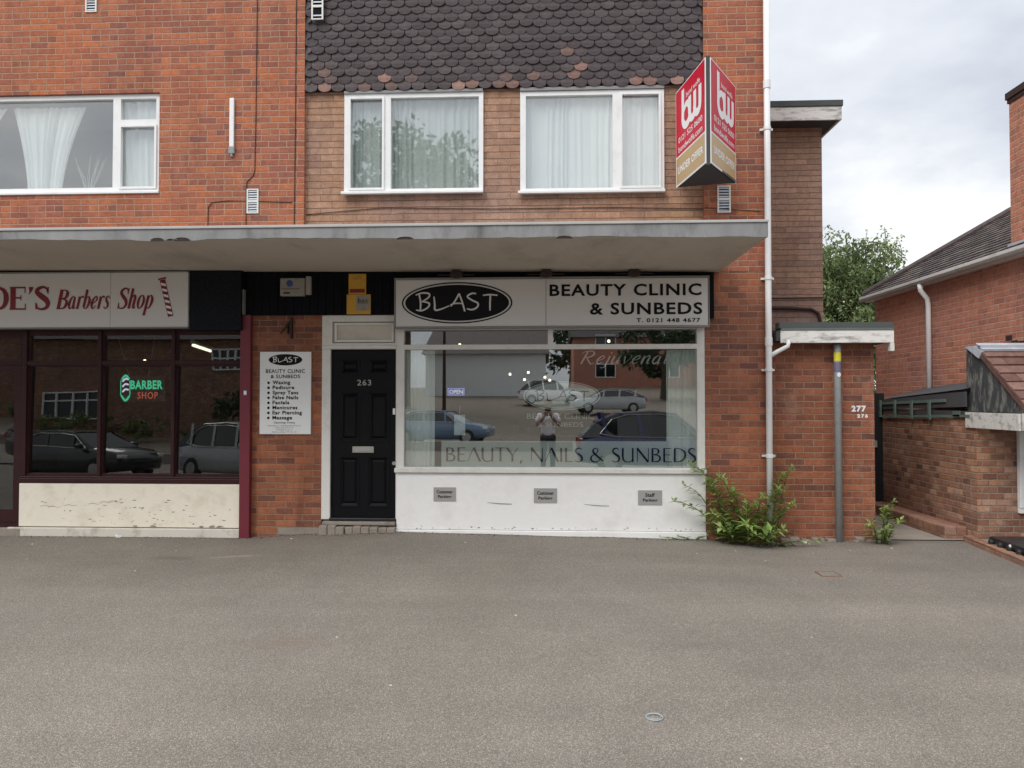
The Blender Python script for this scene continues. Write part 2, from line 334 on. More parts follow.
# ------------------------------------------------------------------ mesh helpers
class MB:
    def __init__(s):
        s.v = []; s.f = []; s.mi = []; s.r = []
    def add(s, vs, fs, mi=0, rnd=None):
        o = len(s.v); s.v += [tuple(p) for p in vs]
        s.f += [tuple(i + o for i in f) for f in fs]; s.mi += [mi] * len(fs)
        s.r += [random.random() if rnd is None else rnd] * len(vs)
        return s
    def box(s, x0, x1, y0, y1, z0, z1, mi=0, rnd=None):
        vs = [(x0, y0, z0), (x1, y0, z0), (x1, y1, z0), (x0, y1, z0), (x0, y0, z1), (x1, y0, z1), (x1, y1, z1), (x0, y1, z1)]
        return s.add(vs, [(0, 3, 2, 1), (4, 5, 6, 7), (0, 1, 5, 4), (1, 2, 6, 5), (2, 3, 7, 6), (3, 0, 4, 7)], mi, rnd)
    def prism(s, pts, d, mi=0, rnd=None):
        """closed outline pts (3D, planar) pushed along d"""
        n = len(pts); d = Vector(d)
        vs = [Vector(p) for p in pts] + [Vector(p) + d for p in pts]
        fs = [tuple(range(n))[::-1], tuple(range(n, 2 * n))] + [(i, (i + 1) % n, n + (i + 1) % n, n + i) for i in range(n)]
        return s.add(vs, fs, mi, rnd)
    def tube(s, pts, r, seg=8, mi=0, caps=True, rnd=None):
        pts = [Vector(p) for p in pts]; n = len(pts)
        rs = r if isinstance(r, (list, tuple)) else [r] * n
        vs = []; up = None
        for i, p in enumerate(pts):
            t = (pts[min(i + 1, n - 1)] - pts[max(i - 1, 0)]).normalized()
            if up is None:
                up = Vector((0, 0, 1)) if abs(t.z) < .9 else Vector((1, 0, 0))
            a = t.cross(up)
            if a.length < 1e-4: a = t.cross(Vector((0, 1, 0)))
            a.normalize(); bb = t.cross(a).normalized(); up = -bb if False else up
            for k in range(seg):
                an = 2 * math.pi * k / seg
                vs.append(p + rs[i] * (math.cos(an) * a + math.sin(an) * bb))
        fs = [(i * seg + k, i * seg + (k + 1) % seg, (i + 1) * seg + (k + 1) % seg, (i + 1) * seg + k) for i in range(n - 1) for k in range(seg)]
        if caps: fs += [tuple(range(seg))[::-1], tuple((n - 1) * seg + k for k in range(seg))]
        return s.add(vs, fs, mi, rnd)
    def lathe(s, prof, c, seg=16, mi=0, axis='z'):
        vs = []; n = len(prof)
        for (r, h) in prof:
            for k in range(seg):
                a = 2 * math.pi * k / seg; x, y = r * math.cos(a), r * math.sin(a)
                vs.append((c[0] + x, c[1] + y, c[2] + h) if axis == 'z' else ((c[0] + x, c[1] + h, c[2] + y) if axis == 'y' else (c[0] + h, c[1] + x, c[2] + y)))
        fs = [(i * seg + k, i * seg + (k + 1) % seg, (i + 1) * seg + (k + 1) % seg, (i + 1) * seg + k) for i in range(n - 1) for k in range(seg)]
        fs += [tuple(range(seg))[::-1], tuple((n - 1) * seg + k for k in range(seg))]
        return s.add(vs, fs, mi)
    def build(s, name, mats, parent=None, bevel=0, smooth=False, rnd=False):
        off = Vector((0, 0, 0)); p = parent
        while p is not None:
            off += p.location; p = p.parent
        me = bpy.data.meshes.new(name)
        me.from_pydata([tuple(Vector(v) - off) for v in s.v], [], s.f)
        if not isinstance(mats, (list, tuple)): mats = [mats]
        for m in mats: me.materials.append(m)
        if len(mats) > 1: me.polygons.foreach_set('material_index', s.mi)
        if rnd:
            a = me.attributes.new('rnd', 'FLOAT', 'POINT'); a.data.foreach_set('value', s.r)
        bm = bmesh.new(); bm.from_mesh(me)
        if not rnd or True:
            if len(s.f) < 20000: bmesh.ops.recalc_face_normals(bm, faces=bm.faces)
        if bevel:
            bmesh.ops.bevel(bm, geom=[e for e in bm.edges if len(e.link_faces) == 2 and e.calc_face_angle(0) > .6], offset=bevel, segments=2, affect='EDGES', profile=.5, clamp_overlap=True)
        bm.to_mesh(me); bm.free()
        if smooth:
            me.polygons.foreach_set('use_smooth', [True] * len(me.polygons))
        o = bpy.data.objects.new(name, me); COL.objects.link(o)
        if parent is not None: o.parent = parent
        return o

def thing(name, label, cat, loc=(0, 0, 0), group=None):
    o = bpy.data.objects.new(name, None); COL.objects.link(o); o.location = loc
    o.empty_display_size = .1
    o['label'] = label; o['category'] = cat
    if group: o['group'] = group
    return o
def tag(o, label, cat, group=None):
    o['label'] = label; o['category'] = cat
    if group: o['group'] = group
    return o
def struct(o, kind='structure'):
    o['kind'] = kind; return o

def wall_mesh(mb, x0, x1, z0, z1, y0, y1, holes, mi=0):
    """wall in the XZ plane with openings: front, back and reveal faces only"""
    xs = sorted({x0, x1, *[min(max(h[i], x0), x1) for h in holes for i in (0, 1)]})
    zs = sorted({z0, z1, *[min(max(h[i], z0), z1) for h in holes for i in (2, 3)]})
    def solid(i, j):
        if i < 0 or j < 0 or i >= len(xs) - 1 or j >= len(zs) - 1: return False
        cx, cz = (xs[i] + xs[i + 1]) / 2, (zs[j] + zs[j + 1]) / 2
        return not any(h[0] < cx < h[1] and h[2] < cz < h[3] for h in holes)
    for i in range(len(xs) - 1):
        for j in range(len(zs) - 1):
            if not solid(i, j): continue
            a, b, c, d = xs[i], xs[i + 1], zs[j], zs[j + 1]
            q = lambda *p: mb.add(p, [(0, 1, 2, 3)], mi)
            q((a, y0, c), (b, y0, c), (b, y0, d), (a, y0, d)); q((a, y1, c), (a, y1, d), (b, y1, d), (b, y1, c))
            if not solid(i - 1, j): q((a, y0, c), (a, y0, d), (a, y1, d), (a, y1, c))
            if not solid(i + 1, j): q((b, y0, c), (b, y1, c), (b, y1, d), (b, y0, d))
            if not solid(i, j - 1): q((a, y0, c), (a, y1, c), (b, y1, c), (b, y0, c))
            if not solid(i, j + 1): q((a, y0, d), (b, y0, d), (b, y1, d), (a, y1, d))
    return mb

def build_wall(name, mb, mat, parent):
    o = mb.build(name, mat, parent)
    bm = bmesh.new(); bm.from_mesh(o.data); bmesh.ops.remove_doubles(bm, verts=bm.verts, dist=1e-4)
    bmesh.ops.recalc_face_normals(bm, faces=bm.faces); bm.to_mesh(o.data); bm.free()
    return o

# ------------------------------------------------------------------ lettering
def frame(o, U=(1, 0, 0), V=(0, 0, 1)):
    o, U, V = Vector(o), Vector(U).normalized(), Vector(V).normalized()
    N = U.cross(V)                      # towards the reader
    return lambda u, v, n=0: o + U * u + V * v + N * n

def fill_text(mb, body, fr, u0, u1, v0, v1, n=.003, mi=0, bold=0.0, shear=0.0, spacing=1.0, thick=.002):
    """sans lettering fitted into the box u0..u1, v0..v1 of a frame"""
    cu = bpy.data.curves.new('lettering', 'FONT'); cu.body = body; cu.size = 1; cu.offset = bold; cu.shear = shear; cu.space_character = spacing
    cu.resolution_u = 3; cu.fill_mode = 'FRONT'
    o = bpy.data.objects.new('lettering', cu); COL.objects.link(o)
    dg = bpy.context.evaluated_depsgraph_get(); dg.update()
    me = bpy.data.meshes.new_from_object(o.evaluated_get(dg))
    vs = [v.co.copy() for v in me.vertices]; fs = [tuple(p.vertices) for p in me.polygons]
    bpy.data.objects.remove(o); bpy.data.curves.remove(cu); bpy.data.meshes.remove(me)
    if not vs: return
    xa, xb = min(v.x for v in vs), max(v.x for v in vs); ya, yb = min(v.y for v in vs), max(v.y for v in vs)
    mb.add([fr(u0 + (v.x - xa) / (xb - xa) * (u1 - u0), v0 + (v.y - ya) / (yb - ya) * (v1 - v0), n) for v in vs], fs, mi)

def smooth_pts(pts, k=6):
    """Catmull-Rom through (u, v, w)"""
    if len(pts) < 3: return pts
    out = []; P = [pts[0]] + list(pts) + [pts[-1]]
    for i in range(1, len(P) - 2):
        for j in range(k):
            t = j / k; r = []
            for a, b, c, d in zip(P[i - 1], P[i], P[i + 1], P[i + 2]):
                r.append(.5 * ((2 * b) + (c - a) * t + (2 * a - 5 * b + 4 * c - d) * t * t + (3 * b - a - 3 * c + d) * t ** 3))
            out.append(tuple(r))
    out.append(tuple(pts[-1])); return out

_layer = [0]
def stroke(mb, pts, fr, n=.003, mi=0, curve=True, xf=lambda u, v: (u, v), ws=1.0):
    """a ribbon of varying width along (u, v, w) points; each ribbon a hair above the one before"""
    _layer[0] = (_layer[0] + 1) % 8
    n = n + _layer[0] * .0002
    P = smooth_pts(pts) if curve else list(pts)
    Q = [(*xf(p[0], p[1]), p[2] * ws) for p in P]
    L = []; Rr = []
    for i, p in enumerate(Q):
        a = Q[max(i - 1, 0)]; b = Q[min(i + 1, len(Q) - 1)]
        dx, dy = b[0] - a[0], b[1] - a[1]; l = math.hypot(dx, dy) or 1
        h = max(p[2], 1e-4) / 2
        L.append((p[0] - dy / l * h, p[1] + dx / l * h)); Rr.append((p[0] + dy / l * h, p[1] - dx / l * h))
    vs = [fr(u, v, n) for u, v in L + Rr]; k = len(Q)
    mb.add(vs, [(i, k + i, k + i + 1, i + 1) for i in range(k - 1)], mi)

def ellipse(mb, fr, cu, cv, ru, rv, n, mi=0, inner=None, seg=56):
    vs = [fr(cu + ru * math.cos(2 * math.pi * k / seg), cv + rv * math.sin(2 * math.pi * k / seg), n) for k in range(seg)]
    if inner is None:
        mb.add(vs, [tuple(range(seg))], mi)
    else:
        vs += [fr(cu + inner[0] * math.cos(2 * math.pi * k / seg), cv + inner[1] * math.sin(2 * math.pi * k / seg), n) for k in range(seg)]
        mb.add(vs, [(k, (k + 1) % seg, seg + (k + 1) % seg, seg + k) for k in range(seg)], mi)

def quad(mb, fr, u0, u1, v0, v1, n, mi=0):
    mb.add([fr(u0, v0, n), fr(u1, v0, n), fr(u1, v1, n), fr(u0, v1, n)], [(0, 1, 2, 3)], mi)

T, t_ = .17, .05
SERIF = {   # advance, strokes (points with width), straight flag
 'D': (.86, [([(.17, 0, T), (.17, 1, T)], 0), ([(.05, .98, t_), (.4, .98, t_ + .02), (.66, .84, .12), (.76, .5, T), (.66, .16, .12), (.4, .02, t_ + .02), (.05, .02, t_)], 1)]),
 'E': (.76, [([(.17, 0, T), (.17, 1, T)], 0), ([(.04, .975, t_), (.68, .975, t_)], 0), ([(.04, .025, t_), (.70, .025, t_)], 0), ([(.2, .52, t_), (.5, .52, t_)], 0), ([(.655, .98, .03), (.655, .74, .03)], 0), ([(.675, .26, .03), (.675, .02, .03)], 0), ([(.49, .64, .03), (.49, .40, .03)], 0)]),
 "'": (.26, [([(.13, 1.0, .13), (.13, .92, .13), (.10, .78, .06), (.04, .68, .02)], 1)]),
 'S': (.66, [([(.54, .76, .05), (.50, .92, .06), (.34, .985, .08), (.16, .90, .12), (.12, .76, .14), (.30, .58, T), (.48, .42, T), (.56, .24, .14), (.48, .07, .10), (.30, .015, .07), (.14, .07, .06), (.09, .26, .05)], 1), ([(.565, .99, .04), (.555, .70, .04)], 0), ([(.075, .30, .04), (.085, .0, .04)], 0)]),
 'B': (.76, [([(.17, 0, T), (.17, 1, T)], 0), ([(.05, .975, t_), (.38, .97, .06), (.56, .88, .13), (.58, .74, T), (.50, .58, .10), (.2, .53, t_)], 1), ([(.2, .53, t_), (.48, .50, .09), (.63, .38, .14), (.65, .26, T), (.55, .08, .11), (.36, .025, .06), (.05, .025, t_)], 1)]),
 'a': (.54, [([(.36, .62, .10), (.36, .12, .13), (.42, .03, .06), (.50, .10, .03)], 1), ([(.36, .56, .05), (.26, .65, .05), (.13, .52, .09), (.07, .28, .13), (.12, .06, .09), (.22, .03, .05), (.36, .22, .04)], 1)]),
 'b': (.52, [([(.14, .98, .13), (.12, .1, .13)], 0), ([(.14, .42, .04), (.28, .64, .05), (.40, .52, .12), (.42, .32, .13), (.34, .08, .08), (.22, .02, .05), (.11, .10, .07)], 1), ([(.04, .97, .04), (.16, .99, .04)], 0)]),
 'e': (.46, [([(.12, .28, .05), (.30, .36, .05), (.38, .52, .08), (.30, .65, .06), (.17, .54, .09), (.09, .28, .13), (.15, .06, .09), (.26, .04, .06), (.38, .18, .03)], 1)]),
 'h': (.56, [([(.16, .98, .13), (.12, 0, .13)], 0), ([(.14, .40, .04), (.30, .64, .06), (.40, .56, .12), (.38, .12, .13), (.44, .02, .06), (.52, .10, .03)], 1)]),
 'n': (.56, [([(.13, .64, .13), (.12, 0, .13)], 0), ([(.14, .40, .04), (.30, .64, .06), (.40, .56, .12), (.38, .12, .13), (.44, .02, .06), (.52, .10, .03)], 1)]),
 'o': (.50, [([(.26, .65, .05), (.13, .54, .10), (.08, .30, .13), (.14, .06, .09), (.24, .02, .05), (.36, .12, .10), (.42, .36, .13), (.36, .58, .09), (.26, .65, .05)], 1)]),
 'p': (.54, [([(.16, .64, .13), (.10, -.32, .13)], 0), ([(.16, .42, .04), (.30, .64, .05), (.42, .52, .12), (.44, .32, .13), (.36, .08, .08), (.26, .02, .05), (.14, .10, .05)], 1), ([(.0, -.31, .04), (.2, -.31, .04)], 0)]),
 'r': (.40, [([(.14, .64, .13), (.11, 0, .13)], 0), ([(.14, .42, .04), (.24, .62, .06), (.32, .64, .09), (.37, .57, .10)], 1)]),
 's': (.40, [([(.32, .52, .04), (.28, .62, .05), (.20, .65, .06), (.11, .56, .09), (.15, .42, .12), (.26, .29, .12), (.29, .14, .10), (.20, .03, .06), (.11, .03, .05), (.06, .14, .05)], 1)]),
 't': (.32, [([(.15, .85, .07), (.13, .12, .11), (.19, .02, .06), (.29, .09, .03)], 1), ([(.04, .62, .05), (.28, .62, .05)], 0)]),
 'u': (.56, [([(.13, .64, .12), (.11, .14, .12), (.19, .02, .06), (.36, .22, .04)], 1), ([(.40, .64, .12), (.38, .12, .12), (.44, .02, .06), (.52, .10, .03)], 1)]),
 'v': (.46, [([(.08, .64, .11), (.20, .02, .10)], 0), ([(.20, .02, .03), (.40, .50, .04), (.38, .64, .09)], 1)]),
 'j': (.28, [([(.17, .64, .11), (.14, -.1, .11), (.06, -.30, .07), (-.08, -.28, .05)], 1), ([(.18, .82, .1), (.18, .92, .1)], 0)]),
 'R': (.78, [([(.22, .96, .12), (.14, 0, .12)], 0), ([(-.05, .78, .03), (.1, .98, .05), (.45, 1.0, .07), (.58, .82, .12), (.48, .60, .09), (.2, .50, .05)], 1), ([(.28, .50, .06), (.48, .2, .11), (.62, .0, .08), (.78, .10, .03)], 1)]),
 '!': (.3, [([(.22, 1.1, .12), (.14, .30, .05)], 0), ([(.11, .08, .1), (.11, -.01, .1)], 0)]),
 ' ': (.26, []),
}
THIN = {    # thin flared capitals of the window lettering
 'B': (.66, [([(.12, 0, .09), (.12, 1, .09)], 0), ([(.12, .98, .03), (.40, .93, .06), (.46, .76, .09), (.38, .58, .05), (.14, .53, .03)], 1), ([(.14, .53, .03), (.46, .46, .06), (.55, .26, .09), (.44, .06, .06), (.12, .02, .03)], 1)]),
 'E': (.60, [([(.12, 0, .09), (.12, 1, .09)], 0), ([(.12, .98, .035), (.52, .98, .035)], 0), ([(.12, .52, .035), (.46, .52, .035)], 0), ([(.12, .02, .035), (.54, .02, .035)], 0)]),
 'A': (.82, [([(.05, 0, .03), (.40, 1, .035)], 0), ([(.40, 1.0, .09), (.78, 0, .10)], 0)]),
 'U': (.80, [([(.10, 1, .09), (.10, .32, .09), (.20, .07, .06), (.40, .0, .04), (.58, .08, .04), (.66, .3, .03)], 1), ([(.66, 1, .08), (.66, .0, .08)], 0)]),
 'T': (.66, [([(.33, 0, .09), (.33, 1, .09)], 0), ([(.02, .98, .035), (.64, .98, .035)], 0)]),
 'Y': (.72, [([(.04, 1, .09), (.36, .46, .09), (.36, 0, .09)], 0), ([(.36, .46, .03), (.68, 1, .035)], 0)]),
 ',': (.28, [([(.14, .08, .10), (.14, 0, .09), (.08, -.16, .03)], 1)]),
 'N': (.86, [([(.12, 0, .03), (.12, 1, .04)], 0), ([(.10, 1, .10), (.74, 0, .10)], 0), ([(.75, 0, .03), (.75, 1, .035)], 0)]),
 'I': (.30, [([(.14, 0, .09), (.14, 1, .09)], 0)]),
 'L': (.56, [([(.12, 0, .09), (.12, 1, .09)], 0), ([(.12, .02, .035), (.52, .02, .035)], 0)]),
 'S': (.58, [([(.46, .88, .03), (.34, .98, .05), (.16, .92, .07), (.12, .72, .08), (.28, .54, .10), (.44, .38, .10), (.47, .18, .08), (.34, .02, .06), (.16, .02, .04), (.06, .12, .03)], 1)]),
 '&': (.86, [([(.78, .06, .04), (.60, .22, .08), (.22, .66, .10), (.20, .88, .06), (.34, .98, .04), (.46, .86, .05), (.40, .66, .04), (.14, .44, .05), (.06, .22, .09), (.16, .04, .07), (.36, .0, .05), (.56, .14, .03), (.70, .46, .03)], 1)]),
 'D': (.80, [([(.12, 0, .09), (.12, 1, .09)], 0), ([(.12, .98, .03), (.44, .94, .05), (.66, .74, .08), (.70, .5, .09), (.64, .24, .08), (.42, .05, .05), (.12, .02, .03)], 1)]),
 ' ': (.34, []),
}
def stroke_text(mb, body, font, fr, u0, u1, v0, cap, n=.003, mi=0, shear=0.0, ws=1.0):
    tot = sum(font[c][0] for c in body); k = (u1 - u0) / tot; u = 0
    for c in body:
        adv, sts = font[c]
        for pts, cv in sts:
            xf = lambda a, b, u=u: (u0 + (u + a) * k + shear * b * cap, v0 + b * cap)
            stroke(mb, pts, fr, n, mi, bool(cv), xf, ws * (k + cap) / 2)
        u += adv

BLAST = [  # hand painted strokes in a 0..10 x 0..3.2 box
 [(.55, 2.75, .30), (.75, 1.5, .34), (.72, .35, .28)], [(.15, 2.55, .22), (.9, 2.85, .30), (1.75, 2.75, .32), (1.7, 2.2, .30), (.9, 1.55, .24)],
 [(.9, 1.6, .24), (1.75, 1.35, .32), (1.65, .75, .30), (.9, .25, .30), (.2, .35, .22)],
 [(2.35, 2.3, .24), (2.45, 1.2, .32), (2.5, .35, .34), (3.2, .45, .28), (4.2, .95, .18)],
 [(4.35, .85, .22), (4.9, 1.7, .30), (5.35, 2.75, .28)], [(5.35, 2.75, .30), (5.7, 1.6, .32), (6.05, .1, .30)], [(4.3, 1.1, .18), (5.0, 1.3, .26), (5.85, 1.25, .2)],
 [(7.4, 2.7, .24), (6.9, 2.75, .30), (6.35, 2.3, .32), (6.9, 1.75, .32), (7.6, 1.3, .32), (7.5, .7, .32), (6.9, .35, .30), (6.3, .5, .22)],
 [(8.2, 2.45, .24), (9.0, 2.55, .30), (9.95, 2.45, .24)], [(9.1, 2.5, .30), (9.05, 1.4, .32), (9.05, .2, .26)]]
def blast(mb, fr, u0, u1, v0, v1, n, mi=0, ws=1.0):
    ku, kv = (u1 - u0) / 10.1, (v1 - v0) / 3.0
    for st in BLAST:
        stroke(mb, st, fr, n, mi, True, lambda a, b: (u0 + a * ku, v0 + b * kv), ws * (ku + kv) / 2)

WALL = lambda y: frame((0, y, 0))      # u = world x, v = world z on a wall facing the street

# ------------------------------------------------------------------ ground
def smooth01(x): x = min(max(x, 0), 1); return x * x * (3 - 2 * x)
PROF = [(-9, -.05), (-6.5, -.055), (-3.7, -.055), (-2.75, .0), (-1.9, .035), (-1.0, .02), (.4, -.005), (1.85, -.025), (2.5, -.075), (3.2, -.05), (4, -.05), (5, -.05), (20, -.05)]
def prof(x):
    if x <= PROF[0][0]: return PROF[0][1]
    for (a, za), (b, zb) in zip(PROF, PROF[1:]):
        if a <= x <= b: return za + (zb - za) * smooth01((x - a) / (b - a))
    return PROF[-1][1]
def hz(x, y):
    near = prof(x); w = smooth01((y + 2.6) / 2.4)
    base = -.03
    z = near * w + base * (1 - w)
    if y < -3: z -= .010 * (-3 - y)
    if y < -9: z -= .05 * min(-9 - y, 4.5)
    if y < -15:  # road, then the far side climbs
        z += .030 * min(-15 - y, 6) if y < -15 else 0
    if y < -21: z += .105 * min(-21 - y, 40)
    return z
def sheet(name, x0, x1, y0, y1, nx, ny, mat, dz=0.0, h=hz):
    mb = MB(); xs = np.linspace(x0, x1, nx + 1); ys = np.linspace(y0, y1, ny + 1)
    vs = [(x, y, h(x, y) + dz) for y in ys for x in xs]
    fs = [(j * (nx + 1) + i, j * (nx + 1) + i + 1, (j + 1) * (nx + 1) + i + 1, (j + 1) * (nx + 1) + i) for j in range(ny) for i in range(nx)]
    mb.add(vs, fs); return struct(mb.build(name, mat, None, smooth=True))
sheet('forecourt', -16, 14, -12.6, .5, 150, 66, M['asphalt'])
# land as one sheet reaching the horizon, just under the paved sheets
sheet('ground', -220, 220, -220, 220, 110, 110, M['grass'], -.06, lambda x, y: min(hz(x, y), 4.2) - (.12 if y > -2 else .0))
sheet('pavement', -40, 40, -15.0, -12.6, 60, 4, M['paving'], .03)
sheet('road', -60, 60, -21.0, -15.0, 60, 8, M['road'], -.07)
sheet('path', 3.87, 4.95, .14, 2.6, 6, 8, M['concrete'], .012)

# ------------------------------------------------------------------ the shop building
B = thing('shop_building', 'brick parade building with concrete canopy over a barber shop and a beauty clinic', 'building')
mb = MB()
wall_mesh(mb, -9.5, 2.585, -.4, 7.8, 0, .28, [(-8.05, -4.765, 4.145, 5.385), (-2.955, 1.845, 3.30, 7.8), (-9.5, 2.585, -.4, 3.119)])
# openings meet the canopy line; the strip above it carries on as brick
build_wall('wall', mb, M['brick_red'], B)
mb = MB(); wall_mesh(mb, -3.70, -2.722, -.4, 2.64, 0, .28, [])
build_wall('brick_pier', mb, M['brick_pier'], B)
mb = MB(); wall_mesh(mb, 1.845, 2.585, -.4, 3.117, 0, .28, [])
build_wall('brick_pier', mb, M['brick_pier'], B)
mb = MB()
wall_mesh(mb, -2.955, 1.845, 3.30, 7.8, .05, .26, [(-2.475, -.772, 4.095, 5.325), (-.333, 1.388, 4.075, 5.31)])
build_wall('brown_brick_panel', mb, M['brick_brown'], B)
mb = MB(); mb.box(2.30, 2.583, .29, 9, -.4, 7.8); mb.box(-9.5, 2.29, 8.7, 9, -.4, 7.8)
mb.build('rear_wall', M['brick_red'], B)
MB().box(-9.6, 2.68, -.1, 9.1, 7.8, 8.0).build('roof', M['felt_dark'], B)

# tile hanging: every scalloped tile is modelled
mb = MB(); tw, g = .1635, .0925; rows = 22; zb = 5.345
for r in range(rows):
    z = zb + r * g; off = (r % 2) * tw / 2
    k0 = -1
    for k in range(k0, 31):
        xc = -2.955 + off + (k + .5) * tw + random.uniform(-.004, .004)
        xa, xb = max(xc - tw / 2 + .003, -2.95), min(xc + tw / 2 - .003, 1.84)
        if xb - xa < .03: continue
        yb = .012; j = random.gauss(0, .004); lift = random.uniform(0, .010)
        zz = z + j
        # low rows weathered to pink in places
        rr = random.random() * .86
        chance = (.45 if r == 0 else .30 if r == 1 else .10 if r == 2 else .03 if r < 5 else .003)
        if random.random() < chance: rr = random.uniform(.88, 1.0)
        pts = []
        for a in range(0, 9):
            an = math.pi + math.pi * a / 8
            px = xc + (tw / 2 - .003) * math.cos(an); pz = zz + .050 + .050 * math.sin(an)
            if xa <= px <= xb: pts.append((px, pz))
        if len(pts) < 3: continue
        bot = [(p[0], yb - .016 - lift, p[1]) for p in pts]
        top = [(pts[-1][0], yb + .012, zz + .20), (pts[0][0], yb + .012, zz + .20)]
        mb.prism(bot + top, (0, .012, 0), 0, rr)
mb.build('tile_cladding', M['tile'], B, rnd=True)
MB().box(-2.95, 1.84, .033, .048, 5.36, 7.79).build('cladding_backing', M['tile_back'], B)
# narrow timber strip above the two flat windows
MB().box(-2.47, -.78, .0, .048, 5.32, 5.352).build('window_head', M['signgrey'], B)
MB().box(-.33, 1.385, .0, .048, 5.312, 5.35).build('window_head', M['signgrey'], B)

# concrete canopy with a lead covered front
mb = MB()
mb.prism([(-9.5, -1.885, 3.204), (2.02, -1.885, 3.106), (2.02, -1.885, 3.24), (-9.5, -1.885, 3.24)], (0, 1.881, 0))
mb.build('canopy_slab', M['soffit'], B, bevel=.006)
mb = MB(); n = 120; X = np.linspace(-9.5, 2.03, n + 1); top = []; botm = []
vs = []
for i, x in enumerate(X):
    zt = 3.262 + .006 * math.sin(x * 1.7) + random.uniform(-.003, .003)
    zb_ = 3.112 + .0052 * (2 - x) + .006 * math.sin(x * 2.3 + 1) + random.uniform(-.005, .005)
    if -3.95 < x < -3.35: zb_ -= .014 * abs(math.sin((x + 5.1) * 11))
    vs += [(x, -1.90, zt), (x, -1.90, zb_), (x, -1.886, zb_), (x, -.006, zt + .02)]
fs = []
for i in range(n):
    a, b = i * 4, i * 4 + 4
    fs += [(a, a + 1, b + 1, b), (a + 1, a + 2, b + 2, b + 1), (a + 3, a, b, b + 3)]
fs += [(n * 4, n * 4 + 1, n * 4 + 2, n * 4 + 3)]
mb.add(vs, fs)
# seams in the lead and the drip edge
o = mb.build('canopy_flashing', M['lead'], B)
mb = MB()
mb.box(-9.5, 2.034, -1.912, -1.9015, 3.240, 3.266); 
mb.build('canopy_edge', M['lead_edge'], o, bevel=.004)
for x, w, h in ((-3.74, .070, .030), (-3.60, .05, .016), (-3.50, .085, .034), (-1.345, .085, .028), (.155, .085, .028)):
    mb = MB(); pts = [(x + w * math.cos(math.pi * k / 10) * (1 + .08 * math.sin(3 * k)), -1.906, 3.108 + .0052 * (2 - x) + h * (math.sin(math.pi * k / 10) - .35)) for k in range(11)]
    mb.prism(pts, (0, .004, 0)); mb.build('flashing_flap', M['cable'], o)
    mb = MB(); mb.tube([(p[0], p[1] - .002, p[2]) for p in pts], .0035, 5); mb.build('flap_rim', M['lead'], o)
mb = MB(); mb.box(2.021, 2.029, -1.884, -.004, 3.115, 3.262); mb.build('canopy_end', M['lead'], B)

# --- upstairs windows
def bar(mb, x0, x1, z0, z1, y0, y1): mb.box(x0, x1, y0, y1, z0, z1)
def window(parent, x0, x1, z0, z1, y, fw, lights, sill=True, mat=None, gmat=None, dep=.07):
    """lights: (x0, x1, z0, z1, opening?) glazed areas; frame bars fill the rest"""
    mat = mat or M['pvc']; gmat = gmat or M['glass_up']
    mb = MB()
    wall_mesh(mb, x0, x1, z0, z1, y, y + dep, [l[:4] for l in lights])
    w = build_wall('window', mb, mat, parent)
    for l in lights:
        a, b, c, d = l[:4]
        if l[4]:
            m2 = MB(); e = .026
            wall_mesh(m2, a - .012, b + .012, c - .012, d + .012, y - .016, y + .03, [(a + e - .012, b - e + .012, c + e - .012, d - e + .012)])
            s = build_wall('casement', m2, mat, w)
        MB().box(a - .005, b + .005, y + .040, y + .046, c - .005, d + .005).build('pane', gmat, w)
    if sill:
        MB().box(x0 - .025, x1 + .004, y - .055, y + .0, z0 - .016, z0 + .018).build('sill', mat, w, bevel=.006)
    return w
window(B, -8.05, -4.765, 4.15, 5.38, .035, .06, [(-7.98, -5.37, 4.225, 5.325, 0), (-5.275, -4.825, 5.065, 5.325, 0), (-5.275, -4.825, 4.215, 4.985, 1)])
window(B, -2.47, -.775, 4.10, 5.32, .02, .06, [(-2.405, -1.99, 4.155, 5.27, 1), (-1.90, -.83, 4.155, 5.265, 0)])
window(B, -.33, 1.385, 4.08, 5.308, .02, .06, [(-.262, .775, 4.135, 5.255, 0), (.875, 1.335, 4.135, 5.26, 1)])
# rooms behind the upstairs windows
for (a, b, z0, z1) in ((-8.2, -4.6, 3.6, 5.9), (-2.6, -.65, 3.6, 5.9), (-.45, 1.5, 3.6, 5.9)):
    mb = MB(); y0, y1 = .29, 2.6
    v = [(a, y0, z0), (b, y0, z0), (b, y1, z0), (a, y1, z0), (a, y0, z1), (b, y0, z1), (b, y1, z1), (a, y1, z1)]
    mb.add(v, [(0, 1, 2, 3), (4, 5, 6, 7), (1, 2, 6, 5), (2, 3, 7, 6), (3, 0, 4, 7)])
    mb.build('room_interior', M['room_pale'], B)

# --- air bricks
def airbrick(x0, x1, z0, z1, n, y=0.0, panels=2):
    f = MB(); hs = (z1 - z0) / panels
    holes = [(x0 + .018, x1 - .018, z0 + k * hs + .014, z0 + (k + 1) * hs - .014) for k in range(panels)]
    wall_mesh(f, x0, x1, z0, z1, y - .014, y + .004, holes)
    o = build_wall('air_vent', f, M['white_wood'], B)
    s = MB()
    for h in holes:
        for k in range(n):
            z = h[2] + (k + .2) * (h[3] - h[2]) / n
            s.add([(h[0], y - .012, z), (h[1], y - .012, z), (h[1], y - .002, z + .022), (h[0], y - .002, z + .022)], [(0, 1, 2, 3)])
    s.build('louvre', M['leadflash'], o)
    k = MB(); k.add([(x0 + .01, y - .001, z0 + .01), (x1 - .01, y - .001, z0 + .01), (x1 - .01, y - .001, z1 - .01), (x0 + .01, y - .001, z1 - .01)], [(0, 1, 2, 3)])
    k.build('vent_shadow_gap', M['black_board'], o)
airbrick(-3.66, -3.515, 3.87, 4.17, 4)
